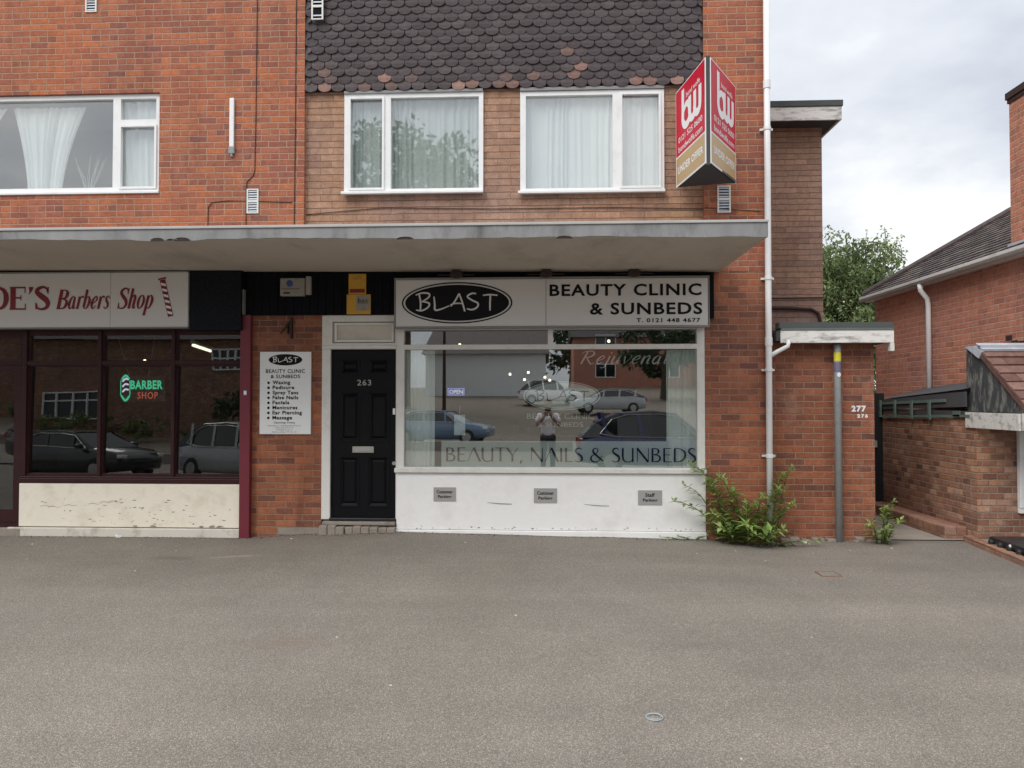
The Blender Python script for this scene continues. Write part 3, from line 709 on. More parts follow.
airbrick(-5.715, -5.572, 6.40, 6.72, 4)
airbrick(2.0, 2.155, 3.81, 4.13, 4)
airbrick(-2.86, -2.715, 6.21, 6.54, 1, -.045)

# --- dark boarding over the pier and door
mb = MB(); x = -3.645
while x < -1.83:
    w = min(.098, -1.815 - x); mb.box(x, x + w - .006, -.035 + random.uniform(-.003, .003), -.012, 2.625, 3.20); x += .098
mb.box(-3.668, -1.815, -.010, .0 - .002, 2.625, 3.20)
mb.build('timber_boarding', M['black_board'], B)
# --- lower brick infill beside the clinic (pier) and right pier already in wall; damp course patches
mb = MB(); mb.box(-3.25, -2.725, -.012, .0, -.02, .065); mb.build('mortar_patch', M['stone'], B, bevel=.004)

# --- barber shop front
SF = M['maroon']
mb = MB()
GX = ((-6.40, -5.525), (-5.455, -4.598), (-4.538, -3.74))
wall_mesh(mb, -9.4, -3.70, .585, 2.56, .03, .12, [(a, b, .70, 2.015) for a, b in GX] + [(max(a, -6.40), b, 2.085, 2.40) for a, b in GX] + [(-7.35, -6.47, .585, 2.40), (-9.4, -7.5, .585, 2.56)])
bsf = build_wall('barber_shop_window', mb, SF, B)
TILT = math.tan(R(1.05))
def pane(parent, x0, x1, z0, z1, y, mat, tilt=0):
    dy = (z1 - z0) * tilt
    m_ = MB(); m_.add([(x0, y, z0), (x1, y, z0), (x1, y + dy, z1), (x0, y + dy, z1), (x0, y + .006, z0), (x1, y + .006, z0), (x1, y + dy + .006, z1), (x0, y + dy + .006, z1)],
           [(0, 1, 2, 3), (5, 4, 7, 6), (1, 0, 4, 5), (2, 1, 5, 6), (3, 2, 6, 7), (0, 3, 7, 4)])
    return m_.build('pane', mat, parent)
for a, b in [(g[0] - .005, g[1] + .005) for g in GX]:
    pane(bsf, a, b, .695, 2.02, .062, M['glass_dark'], TILT)
    pane(bsf, a, b, 2.08, 2.405, .062, M['glass_dark'], TILT)
mb = MB(); mb.box(-6.47, -3.705, -.028, .03, .588, .645); mb.box(-6.47, -3.705, -.012, .03, .645, .668)
mb.build('sill', SF, bsf, bevel=.006)
mb = MB()
for x in (-6.435, -5.49, -4.568): mb.box(x - .022, x + .022, .006, .03, .672, 2.45)
mb.box(-6.43, -3.705, .012, .03, 2.03, 2.08)
mb.build('glazing_bead', SF, bsf, bevel=.005)
# door at the far edge
mb = MB(); wall_mesh(mb, -7.36, -6.475, .09, 2.03, .055, .1, [(-7.26, -6.60, .25, 1.95)])
d = build_wall('shop_door', mb, SF, B)
pane(d, -7.265, -6.595, .245, 1.955, .075, M['glass_dark'])
MB().box(-7.33, -7.29, .02, .055, 1.0, 1.35).build('handle', M['chrome'], d, bevel=.01)
mb = MB(); wall_mesh(mb, -7.36, -6.475, 2.035, 2.40, .05, .1, [(-7.29, -6.53, 2.09, 2.36)]); dd = build_wall('transom_window', mb, SF, B)
pane(dd, -7.295, -6.525, 2.085, 2.365, .07, M['glass_dark'])
MB().box(-7.5, -6.43, -.05, .13, -.1, .035).build('door_step', M['stone'], B, bevel=.01)
MB().box(-7.36, -6.475, .03, .12, .036, .088).build('threshold', SF, B)
# stall riser, rendered and chipped
mb = MB(); mb.box(-6.47, -3.702, -.02, .12, .055, .584); rz_ = mb.build('barber_stall_riser', M['cream'], B, bevel=.01)
MB().box(-6.60, -3.702, -.045, -.0, -.12, .048).build('plinth', M['plinth'], rz_, bevel=.012)
mb = MB()
def chip(mb, x, z, w, h, fr):
    n = 9; ph = [random.uniform(.5, 1.1) for _ in range(n)]
    mb.add([fr(x + w * ph[k] * math.cos(2 * math.pi * k / n), z + h * ph[k] * math.sin(2 * math.pi * k / n), .0015) for k in range(n)], [tuple(range(n))])
fr = WALL(-.0205)
for _ in range(60):
    x = random.choice([random.uniform(-6.3, -3.8), random.gauss(-4.4, .4), random.gauss(-5.3, .3)])
    if -6.44 < x < -3.74: chip(mb, x, random.uniform(.09, .40), random.uniform(.005, .030), random.uniform(.002, .009), fr)
for x in (-5.0, -4.78, -4.05, -3.95, -4.18): chip(mb, x, .072, random.uniform(.03, .07), .014, fr)
for x, z in ((-6.2, .30), (-6.1, .29), (-5.9, .31), (-5.6, .33), (-5.45, .35), (-5.35, .36)):
    stroke(mb, [(x, z, .002), (x + .06, z + .015, .0045), (x + .13, z + .002, .003), (x + .18, z + .02, .001)], fr, .0015)
mb.build('render_damage', M['cream_chip'], rz_)
# maroon post
mb = MB(); mb.box(-3.70, -3.575, -.075, .03, -.08, 2.625); pst = mb.build('maroon_post', M['maroon_post'], B, bevel=.006)
mb = MB(); fr = WALL(-.076); quad(mb, fr, -3.655, -3.61, 1.655, 1.72, .002); mb.build('sticker', M['neon_blue'] if False else M['purple'], pst)
mb = MB(); quad(mb, fr, -3.649, -3.616, 1.665, 1.709, .003); mb.build('sticker_print', M['paper'], pst)
# black slab over the barber window's end
mb = MB(); mb.box(-4.30, -3.67, -.13, .025, 2.44, 3.20); mb.build('black_slab', M['black_granite'], B, bevel=.004)
mb = MB(); mb.box(-3.666, -3.648, -.10, -.04, 2.63, 2.93); mb.build('edge_strip', M['lead'], B)
mb = MB(); mb.box(-9.4, -4.305, -.02, .02, 2.57, 3.21); mb.build('sign_backing', M['black_board'], B)
# barber room
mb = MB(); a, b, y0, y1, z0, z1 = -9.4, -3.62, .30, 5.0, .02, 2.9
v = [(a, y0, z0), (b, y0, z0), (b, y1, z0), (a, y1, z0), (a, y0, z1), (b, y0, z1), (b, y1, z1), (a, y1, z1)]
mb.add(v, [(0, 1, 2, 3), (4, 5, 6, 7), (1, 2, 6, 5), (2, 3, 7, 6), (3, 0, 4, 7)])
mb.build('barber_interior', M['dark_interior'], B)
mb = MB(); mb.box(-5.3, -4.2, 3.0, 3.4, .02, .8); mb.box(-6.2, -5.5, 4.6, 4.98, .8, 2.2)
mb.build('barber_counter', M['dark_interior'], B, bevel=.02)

# --- clinic front
mb = MB()
# door frame and head panel
wall_mesh(mb, -2.722, -1.812, .17, 2.62, .0, .12, [(-2.62, -1.822, .17, 2.212), (-2.60, -1.83, 2.285, 2.545)])
df = build_wall('door_frame', mb, M['white_wood'], B)
mb = MB(); mb.box(-2.60, -1.83, .045, .06, 2.285, 2.545); mb.build('door_head_panel', M['cream_wood'], df)
mb = MB(); wall_mesh(mb, -2.575, -1.855, 2.30, 2.53, .012, .044, [(-2.55, -1.88, 2.325, 2.505)]); build_wall('moulding', mb, M['white_wood'], df)
mb = MB(); mb.box(-2.72, -1.815, -.02, .0, 2.215, 2.255); mb.build('rail', M['white_wood'], df, bevel=.005)
# the door, four raised panels
mb = MB(); px = [(-2.512, -2.282), (-2.166, -1.92)]; pz = [(1.105, 1.69), (.32, .915), (1.925, 2.09)]
pan = [(a, b, c, d) for a, b in px for c, d in pz]
wall_mesh(mb, -2.62, -1.822, .19, 2.21, .04, .085, pan)
dr = build_wall('front_door', mb, M['black_door'], B)
for (a, b, c, d) in pan:
    m_ = MB(); i1, i2 = .0, .035
    m_.add([(a, .041, c), (b, .041, c), (b, .041, d), (a, .041, d), (a + i2, .066, c + i2), (b - i2, .066, c + i2), (b - i2, .066, d - i2), (a + i2, .066, d - i2),
            (a + .06, .05, c + .06), (b - .06, .05, c + .06), (b - .06, .05, d - .06), (a + .06, .05, d - .06)],
           [(0, 1, 5, 4), (1, 2, 6, 5), (2, 3, 7, 6), (3, 0, 4, 7), (4, 5, 9, 8), (5, 6, 10, 9), (6, 7, 11, 10), (7, 4, 8, 11), (8, 9, 10, 11)])
    m_.build('door_panel', M['black_door'], dr)
    m_ = MB(); wall_mesh(m_, a - .014, b + .014, c - .014, d + .014, .032, .0395, [(a + .008, b - .008, c + .008, d - .008)]); build_wall('panel_moulding', m_, M['black_door'], dr)
mb = MB(); mb.box(-2.355, -2.095, .026, .0395, .965, 1.04); lb = mb.build('letterbox', M['pewter'], dr, bevel=.004)
MB().box(-2.325, -2.125, .022, .0255, .982, 1.022).build('letter_flap', M['silver'], lb, bevel=.003)
mb = MB(); fill_text(mb, '263', WALL(.037), -2.30, -2.13, 1.775, 1.845, .004, bold=.01, spacing=1.15); mb.build('house_number', M['pewter'], dr)
mb = MB(); mb.box(-1.862, -1.832, .012, .0395, 1.425, 1.50); mb.build('latch', M['paper'], dr, bevel=.004)
mb = MB(); mb.lathe([(.022, 0), (.024, .012), (.014, .02)], (-1.848, .018, .84), 14, 0, 'y'); mb.build('lock', M['pewter'], dr)
MB().box(-2.625, -1.818, -.02, .05, .155, .187).build('weatherbar', M['black_plastic'], dr, bevel=.006)
mb = MB()
for k in range(9):
    x = -2.72 + k * .1015; mb.box(x, x + .098, -.10 + random.uniform(-.02, .012), .14, -.06, .105 + random.uniform(-.02, .012))
mb.box(-2.70, -1.82, -.05, .14, .105, .15)
mb.build('door_step', M['stone'], B, bevel=.012)

# clinic window
mb = MB()
wall_mesh(mb, -1.81, 1.842, .73, 2.47, .0, .07, [(-1.725, 1.755, .80, 2.205), (-1.725, -.0, 2.262, 2.44), (.062, 1.755, 2.262, 2.44)])
cw = build_wall('clinic_window', mb, M['white_wood'], B)
CT = math.tan(R(.30))
pane(cw, -1.73, 1.76, .795, 2.21, .038, M['glass'], CT); pane(cw, -1.73, .005, 2.257, 2.445, .048, M['glass'], CT); pane(cw, .057, 1.76, 2.257, 2.445, .048, M['glass'], CT)
MB().box(-1.83, 1.85, -.05, .0, .735, .79).build('sill', M['white_wood'], cw, bevel=.008)
# stall riser
mb = MB(); mb.box(-1.81, 1.845, -.012, .12, .06, .729); sr = mb.build('clinic_stall_riser', M['white_paint'], B, bevel=.006)
mb = MB(); mb.box(-1.82, 1.85, -.035, .0 - .002 + .1, -.14, .056); mb.build('plinth', M['white_paint'], sr, bevel=.01)
mb = MB()
for x0, x1 in ((-.72, -.43), (.43, .72)):
    mb.box(x0, x1, -.0135, -.0121, .375, .465)
mb.build('patch', M['white_paint'], sr)
mb = MB()
for x0, x1, z in ((-.72, -.43, .375), (.43, .72, .36)): stroke(mb, [(x0, z + .01, .004), ((x0 + x1) / 2, z - .004, .010), (x1, z - .008, .007)], WALL(-.014), .0012)
for _ in range(40): chip(mb, random.uniform(-1.7, 1.7), random.uniform(.065, .10), random.uniform(.005, .02), random.uniform(.003, .008), WALL(-.0125))
mb.build('render_damage', M['cream_chip'], sr)
# room
mb = MB(); a, b, y0, y1, z0, z1 = -2.70, 1.842, .30, 4.4, .02, 2.62
v = [(a, y0, z0), (b, y0, z0), (b, y1, z0), (a, y1, z0), (a, y0, z1), (b, y0, z1), (b, y1, z1), (a, y1, z1)]
mb.add(v, [(0, 1, 2, 3), (4, 5, 6, 7), (1, 2, 6, 5), (2, 3, 7, 6), (3, 0, 4, 7)])
mb.build('clinic_interior', M['room_tan'], B)
# frosted film strip with its lettering, on the inside of the glass
o = MB().box(-1.28, 1.415, .058, .060, .80, 1.11).build('frosted_strip', M['film'], cw)
mb = MB(); stroke_text(mb, 'BEAUTY, NAILS & SUNBEDS', THIN, WALL(.056), -1.235, 1.76, .865, .165, .002, ws=1.35); mb.build('lettering', M['film_ink'], cw)
fr = WALL(.060)
mb = MB(); ellipse(mb, fr, .165, 1.65, .43, .155, .002); mb.build('logo_film', M['film_logo'], cw)
mb = MB(); ellipse(mb, fr, .165, 1.65, .46, .172, .003, inner=(.445, .162)); mb.build('logo_ring', M['film_logo'], cw)
mb = MB(); blast(mb, fr, -.17, .50, 1.575, 1.725, .005, ws=.8); mb.build('logo_lettering', M['black_plastic'], cw)
mb = MB(); fill_text(mb, 'BEAUTY CLINIC', fr, -.25, .55, 1.375, 1.44, .003); fill_text(mb, '& SUNBEDS', fr, -.12, .42, 1.28, 1.335, .003); mb.build('film_lettering', M['film_text'], cw)
mb = MB(); stroke_text(mb, 'Rejuvenate!', SERIF, fr, .36, 1.60, 2.03, .15, .003, shear=.45, ws=.8); mb.build('film_script', M['film_logo'], cw)

# ------------------------------------------------------------------ curtains and blinds (hang inside: own things)
def curtain(name, label, pts_top, pts_bot, z0, z1, y, folds, amp, mat, group=None, cat='curtain', zwave=.0):
    nx, nz = folds * 8, 14; mb = MB(); vs = []; ph = random.uniform(0, 6)
    for j in range(nz + 1):
        t = j / nz; z = z0 + (z1 - z0) * t
        e = t * t * (3 - 2 * t) if False else t ** 1.6
        xa = pts_bot[0] + (pts_top[0] - pts_bot[0]) * e; xb = pts_bot[1] + (pts_top[1] - pts_bot[1]) * e
        for i in range(nx + 1):
            s_ = i / nx; w = s_ + .018 * math.sin(s_ * 17 + ph) + .011 * math.sin(s_ * 41 + 2.3 * ph) + .007 * math.sin(s_ * 9 + 2.5 * t + ph)
            yy = y + amp * (.65 + .5 * math.sin(s_ * 11 + 3 * ph)) * math.sin(2 * math.pi * folds * w + .5 * math.sin(3 * s_ + t)) + amp * .5 * math.sin(2 * math.pi * folds * .37 * w + ph)
            vs.append((xa + (xb - xa) * s_, yy, z))
    fs = [(j * (nx + 1) + i, j * (nx + 1) + i + 1, (j + 1) * (nx + 1) + i + 1, (j + 1) * (nx + 1) + i) for j in range(nz) for i in range(nx)]
    mb.add(vs, fs); o = mb.build(name, mat, None, smooth=True); return tag(o, label, cat, group)
curtain('net_curtain', 'white net curtain gathered to one side in the wide upstairs window above the barber', (-6.75, -5.80), (-6.55, -6.10), 4.18, 5.28, .16, 11, .020, M['curtain'])
curtain('net_curtain', 'outermost white net curtain at the cut off edge of the wide upstairs window', (-7.9, -6.82), (-7.9, -7.3), 4.18, 5.28, .165, 9, .020, M['curtain'])
curtain('net_curtain', 'narrow white net curtain behind the small opening casement of the wide upstairs window', (-5.44, -4.72), (-5.30, -4.75), 4.18, 5.32, .14, 6, .020, M['curtain'])
curtain('blind', 'pale green pleated blind behind the narrow casement of the middle upstairs window', (-2.52, -1.97), (-2.52, -1.97), 4.12, 5.30, .125, 9, .014, M['blind'], cat='blind')
curtain('blind', 'pale green pleated blind behind the wide pane of the middle upstairs window', (-1.94, -.74), (-1.94, -.74), 4.12, 5.30, .125, 15, .016, M['blind'], cat='blind')
curtain('blind', 'pale vertical blind behind the wide pane of the upstairs window beside the agent board', (-.36, .83), (-.36, .83), 4.10, 5.30, .125, 17, .016, M['curtain'], cat='blind')
curtain('blind', 'pale vertical blind behind the narrow casement beside the red agent board', (.85, 1.42), (.85, 1.42), 4.10, 5.30, .125, 8, .014, M['curtain'], cat='blind')
curtain('vertical_blind', 'grey green vertical blind in the clinic window beside the black door', (-1.74, -1.365), (-1.74, -1.365), .80, 2.20, .088, 8, .012, M['blind2'], cat='blind')
curtain('vertical_blind', 'grey green vertical blind in the clinic window beside the brick pier', (1.405, 1.77), (1.405, 1.77), .80, 2.20, .088, 8, .012, M['blind2'], cat='blind')
# pot with dried twigs on the upstairs sill
t = thing('twig_vase', 'white bowl with dry twigs on the sill of the wide upstairs window', 'vase', (-5.78, .20, 4.18))
mb = MB(); mb.lathe([(.03, 0), (.10, .02), (.12, .06), (.11, .06), (.05, .03)], (-5.78, .20, 4.18), 16); mb.build('bowl', M['curtain'], t, smooth=True)
mb = MB()
for k in range(14):
    a = random.uniform(-1, 1); mb.tube([(-5.78 + a * .03, .2, 4.21), (-5.78 + a * .12, .2 + random.uniform(-.05, .05), 4.40), (-5.78 + a * .25, .2, 4.62 + random.uniform(-.1, .1))], [.004, .003, .0015], 4)
mb.build('twigs', M['blind'], t)

# things in the clinic window
t = thing('open_sign', 'small lit OPEN sign hanging behind the clinic glass', 'sign', (-1.11, .12, 1.60))
mb = MB(); wall_mesh(mb, -1.215, -1.01, 1.655, 1.745, .115, .13, [(-1.203, -1.022, 1.667, 1.733)]); build_wall('frame', mb, M['neon_blue'], t)
MB().box(-1.21, -1.015, .131, .14, 1.66, 1.74).build('backing', M['black_plastic'], t)
mb = MB(); fill_text(mb, 'OPEN', WALL(.13), -1.195, -1.03, 1.675, 1.725, .003, bold=.02); mb.build('lettering', M['neon_white'], t)
t = thing('hanging_card', 'plain pale card hanging on a string behind the clinic glass', 'card', (-1.06, .12, 1.2))
MB().box(-1.135, -1.0, .118, .123, 1.175, 1.42).build('card', M['blind2'], t, bevel=.01)
MB().tube([(-1.07, .12, 1.42), (-1.06, .12, 1.53)], .003, 5).build('string', M['blind2'], t)
t = thing('window_shelf', 'dark timber display shelf low behind the clinic glass', 'shelf', (.2, .4, .9))
MB().box(-.68, .95, .34, .62, 1.125, 1.165).build('shelf_board', M['wood_dark'], t, bevel=.005)
for x in (-.60, .88): MB().box(x, x + .04, .36, .60, .021, 1.124).build('leg', M['wood_dark'], t)
for i, (x, h) in enumerate(((-.40, .17), (-.24, .13))):
    mb = MB(); mb.lathe([(.034, 0), (.042, .01), (.042, h * .6), (.022, h * .72), (.026, h * .78), (.026, h), (.01, h + .004)], (x, .45, 1.166), 14)
    o = mb.build('bottle', M['wood_dark'], None, smooth=True); o.location = (0, 0, 0)
    tag(o, ('taller' if i == 0 else 'shorter') + ' of two dark bottles on the shelf in the clinic window', 'bottle')
lampspots = [(-1.28, 1.9, 2.40), (.86, 1.7, 2.43), (-.62, 3.3, 2.02), (-.32, 3.3, 2.05), (-.05, 3.3, 1.97), (-.38, 3.2, 1.93), (.03, 3.25, 1.92)]
for i, (x, y, z) in enumerate(lampspots):
    t = thing('spot_lamp', 'tiny lit bulb glowing deep inside the clinic room', 'lamp', (x, y, z), 'lit bulbs inside the clinic')
    mb = MB(); mb.lathe([(.008, -.018), (.019, -.012), (.022, 0), (.014, .022)], (x, y, z), 10); mb.build('bulb', M['lamp'], t, smooth=True)
    mb = MB(); mb.lathe([(.022, .023), (.026, .05), (.006, .07), (.004, max(.08, 2.6 - z))], (x, y, z), 10); mb.build('holder', M['cable'], t)

# barber shop window things
t = thing('barber_neon', 'green and red lit barber shop sign with striped pole behind dark glass', 'sign', (-5.085, .2, 1.6))
fr = WALL(.20)
mb = MB(); fill_text(mb, 'BARBER', fr, -5.205, -4.795, 1.735, 1.845, .003, bold=.035, spacing=1.1); mb.build('green_lettering', M['neon_green'], t)
mb = MB(); fill_text(mb, 'SHOP', fr, -5.115, -4.855, 1.615, 1.70, .003, bold=.012, spacing=1.15); mb.build('red_lettering', M['neon_red'], t)
mb = MB()
for k in range(3): stroke(mb, [(-5.310, 1.70 + k * .065, .022), (-5.270, 1.735 + k * .065, .022), (-5.230, 1.725 + k * .065, .022)], fr, .003)
mb.build('pole_stripe', M['neon_white'], t)
mb = MB()
stroke(mb, [(-5.320, 1.855, .02), (-5.270, 1.905, .03), (-5.220, 1.86, .02)], fr, .003); stroke(mb, [(-5.325, 1.66, .02), (-5.270, 1.595, .03), (-5.215, 1.655, .02)], fr, .003)
stroke(mb, [(-5.330, 1.845, .012), (-5.330, 1.66, .012)], fr, .003); stroke(mb, [(-5.213, 1.845, .012), (-5.213, 1.66, .012)], fr, .003)
mb.build('pole_outline', M['neon_green'], t)
MB().box(-5.345, -4.775, .215, .222, 1.585, 1.905).build('backing', M['black_plastic'], t)
mb = MB()
for x in (-5.3, -5.05): mb.tube([(x + .06, .22, 1.90), (x - .10 if x < -5.2 else x + .12, .25, 2.38)], .004, 5)
mb.build('chain', M['lead'], t)
t = thing('ceiling_light', 'long lit fluorescent tube on the barber shop ceiling', 'light', (-4.9, 2.0, 2.8))
mb = MB(); mb.tube([(-5.12, 1.64, 2.39), (-5.45, 2.9, 2.39)], .020, 8); mb.build('tube', M['tube'], t)
mb = MB(); mb.tube([(-5.11, 1.60, 2.44), (-5.46, 2.94, 2.44)], .035, 6); mb.build('batten', M['paper'], t)
t = thing('spot_lamp', 'small lit bulb behind the barber glass above the neon sign', 'lamp', (-5.28, .9, 2.22))
mb = MB(); mb.lathe([(.008, -.02), (.02, -.01), (.022, 0), (.01, .016)], (-5.42, .9, 2.13), 10); mb.build('bulb', M['lamp'], t, smooth=True)
mb = MB(); mb.tube([(-5.42, .9, 2.15), (-5.42, .9, 2.88)], .005, 6); mb.build('flex', M['cable'], t)

# ------------------------------------------------------------------ fascia signs
t = thing('barber_fascia_sign', 'white fascia sign reading DE\'S Barbers Shop in red letters', 'sign', (-6, -.15, 2.47))
mb = MB(); mb.box(-9.3, -5.27, -.15, -.03, 2.478, 3.135); mb.box(-5.266, -4.312, -.15, -.03, 2.478, 3.135); mb.build('board', M['signwhite'], t, bevel=.004)
mb = MB(); mb.box(-9.3, -4.31, -.156, -.03, 3.137, 3.150); mb.box(-9.3, -4.31, -.156, -.03, 2.462, 2.476); mb.build('trim', M['signgrey'], t, bevel=.003)
fr = WALL(-.151)
mb = MB()
stroke_text(mb, "DE'S", SERIF, fr, -6.80, -6.01, 2.695, .275, .003, ws=1.35)
stroke_text(mb, "Barbers", SERIF, fr, -5.945, -5.285, 2.698, .235, .003, shear=.20, ws=1.15)
stroke_text(mb, "Shop", SERIF, fr, -5.19, -4.75, 2.698, .25, .003, shear=.20, ws=1.1)
mb.build('lettering', M['ink_red'], t)
mb = MB(); U = Vector((.235, 0, -.972)); W_ = Vector((.972, 0, .235))
pf = frame((-4.625, -.151, 3.045), (.972, 0, .235), (-.235, 0, .972))
def pbox(n, a, b, c, d, mi=0): quad(mb, pf, a, b, c, d, n, mi)
pbox(.003, -.034, .034, -.455, .0); mb.build('pole_emblem', M['ink_red'], t)
mb = MB()
for k in range(6):
    c = -.03 - k * .070; mb.add([pf(-.028, c - .0, .005), pf(.028, c - .028, .005), pf(.028, c - .060, .005), pf(-.028, c - .032, .005)], [(0, 1, 2, 3)])

mb.build('pole_stripe', M['white_ink'], t)
mb = MB(); pbox(.003, -.05, .05, .004, .024, 0); mb.build('pole_cap', M['ink_red'], t)

t = thing('clinic_fascia_sign', 'grey white fascia sign with oval logo reading beauty clinic and sunbeds', 'sign', (0, -.14, 2.45))
mb = MB(); mb.box(-1.80, -.024, -.14, -.04, 2.468, 3.020); mb.box(-.020, 1.858, -.14, -.04, 2.468, 3.020); mb.build('board', M['signwhite'], t, bevel=.004)
mb = MB(); mb.box(-1.815, 1.872, -.15, -.03, 3.022, 3.044); mb.box(-1.815, 1.872, -.15, -.03, 2.446, 2.466); mb.box(-1.815, -1.803, -.15, -.03, 2.467, 3.021); mb.box(1.860, 1.872, -.15, -.03, 2.467, 3.021)
mb.build('trim', M['signgrey'], t, bevel=.003)
fr = WALL(-.141)
mb = MB(); ellipse(mb, fr, -1.07, 2.745, .655, .245, .003, inner=(.637, .229)); mb.build('logo_ring', M['ink'], t)
mb = MB(); ellipse(mb, fr, -1.07, 2.745, .615, .213, .003); lg = mb.build('logo_oval', M['ink'], t)
mb = MB(); blast(mb, fr, -1.575, -.575, 2.635, 2.875, .005, ws=.72); mb.build('logo_lettering', M['signwhite'], t)
mb = MB()
fill_text(mb, 'BEAUTY CLINIC', fr, .02, 1.78, 2.815, 2.955, .003, bold=.024, spacing=1.12)
fill_text(mb, '& SUNBEDS', fr, .49, 1.79, 2.595, 2.735, .003, bold=.024, spacing=1.12)
fill_text(mb, 'T. 0121 448 4677', fr, 1.03, 1.765, 2.503, 2.553, .003, bold=.022, spacing=1.15)
mb.build('lettering', M['ink'], t)
# three sign lights on the underside behind the sign top
for x in (-1.07, -.02, 1.0):
    s = thing('sign_light', 'dark trough light under the canopy above the clinic sign', 'light', (x, -.2, 3.1), 'lights above the clinic sign')
    mb = MB(); mb.box(x - .055, x + .055, -.24, -.16, 3.068, 3.116); mb.build('bracket', M['black_plastic'], s, bevel=.01)
    mb = MB(); mb.tube([(x - .22, -.22, 3.062), (x + .22, -.22, 3.062)], [.006, .006], 6); mb.lathe([(.03, -.07), (.045, -.02), (.045, .02), (.03, .07)], (x, -.20, 3.07), 10, 0, 'x'); mb.build('lamp_body', M['cable'], s)
MB().box(-1.815, 1.95, -.024, -.004, 2.56, 3.19).build('sign_backing', M['black_board'], B)

t = thing('treatment_board', 'white board with oval logo listing beauty treatments on the narrow brick pier', 'sign', (-3.16, -.02, 1.19))
MB().box(-3.475, -2.848, -.028, -.003, 1.188, 2.182).build('board', M['paper'], t, bevel=.004)
fr = WALL(-.029)
mb = MB(); ellipse(mb, fr, -3.16, 2.085, .205, .068, .0025); mb.build('logo_oval', M['ink'], t)
mb = MB(); blast(mb, fr, -3.325, -3.0, 2.05, 2.122, .0045, ws=.9); mb.build('logo_lettering', M['white_ink'], t)
mb = MB()
fill_text(mb, 'BEAUTY CLINIC', fr, -3.40, -2.92, 1.925, 1.972, .0025, bold=.01, spacing=1.1); fill_text(mb, '& SUNBEDS', fr, -3.34, -2.98, 1.862, 1.906, .0025, bold=.01, spacing=1.1)
rowsx = [('Waxing', .215), ('Pedicure', .265), ('Spray Tans', .315), ('False Nails', .315), ('Facials', .205), ('Manicures', .305), ('Ear Piercing', .36), ('Massage', .24)]
for k, (w_, l) in enumerate(rowsx):
    z = 1.790 - k * .0605
    dsc = any(c in w_ for c in 'gpy')
    fill_text(mb, w_, fr, -3.315, -3.315 + l, z - (.014 if dsc else 0), z + .044, .0025, bold=.028, spacing=1.12)
    ellipse(mb, fr, -3.365, z + .018, .016, .016, .0025, seg=12)
fill_text(mb, 'Opening Times', fr, -3.30, -3.04, 1.312, 1.340, .0025); 
for k, (a, b) in enumerate(((-3.37, -2.97), (-3.28, -3.06), (-3.26, -3.07), (-3.32, -3.02))):
    fill_text(mb, ('Monday to Wednesday 9 to 6', 'Thursday 9 to 7', 'Friday 9 to 6', 'Saturday 9 to 5')[k], fr, a, b, 1.282 - k * .025, 1.297 - k * .025, .0025)
mb.build('lettering', M['ink'], t)

for (x0, x1, z0, z1, l1) in ((-1.362, -1.095, .397, .562, 'Customer'), (-.168, .106, .384, .557, 'Customer'), (1.056, 1.335, .368, .541, 'Staff')):
    t = thing('parking_plate', {-1.362: 'small grey customer parking plate on the white riser nearest the black door', -.168: 'grey customer parking plate in the middle of the white riser', 1.056: 'grey staff parking plate on the white riser nearest the weeds'}[x0], 'sign', (x0, -.02, z0), 'parking plates under the clinic window')
    MB().box(x0, x1, -.021, -.013, z0, z1).build('plate', M['silver'], t, bevel=.002)
    m_ = MB(); w = x1 - x0; h = z1 - z0; fr = WALL(-.0215); sx = .14 if l1 == 'Customer' else .30
    fill_text(m_, l1, fr, x0 + w * sx, x1 - w * sx, z0 + h * .56, z0 + h * .80, .002, bold=.02); fill_text(m_, 'Parking', fr, x0 + w * .2, x1 - w * .2, z0 + h * .17, z0 + h * .44, .002, bold=.02)
    m_.build('lettering', M['ink'], t)

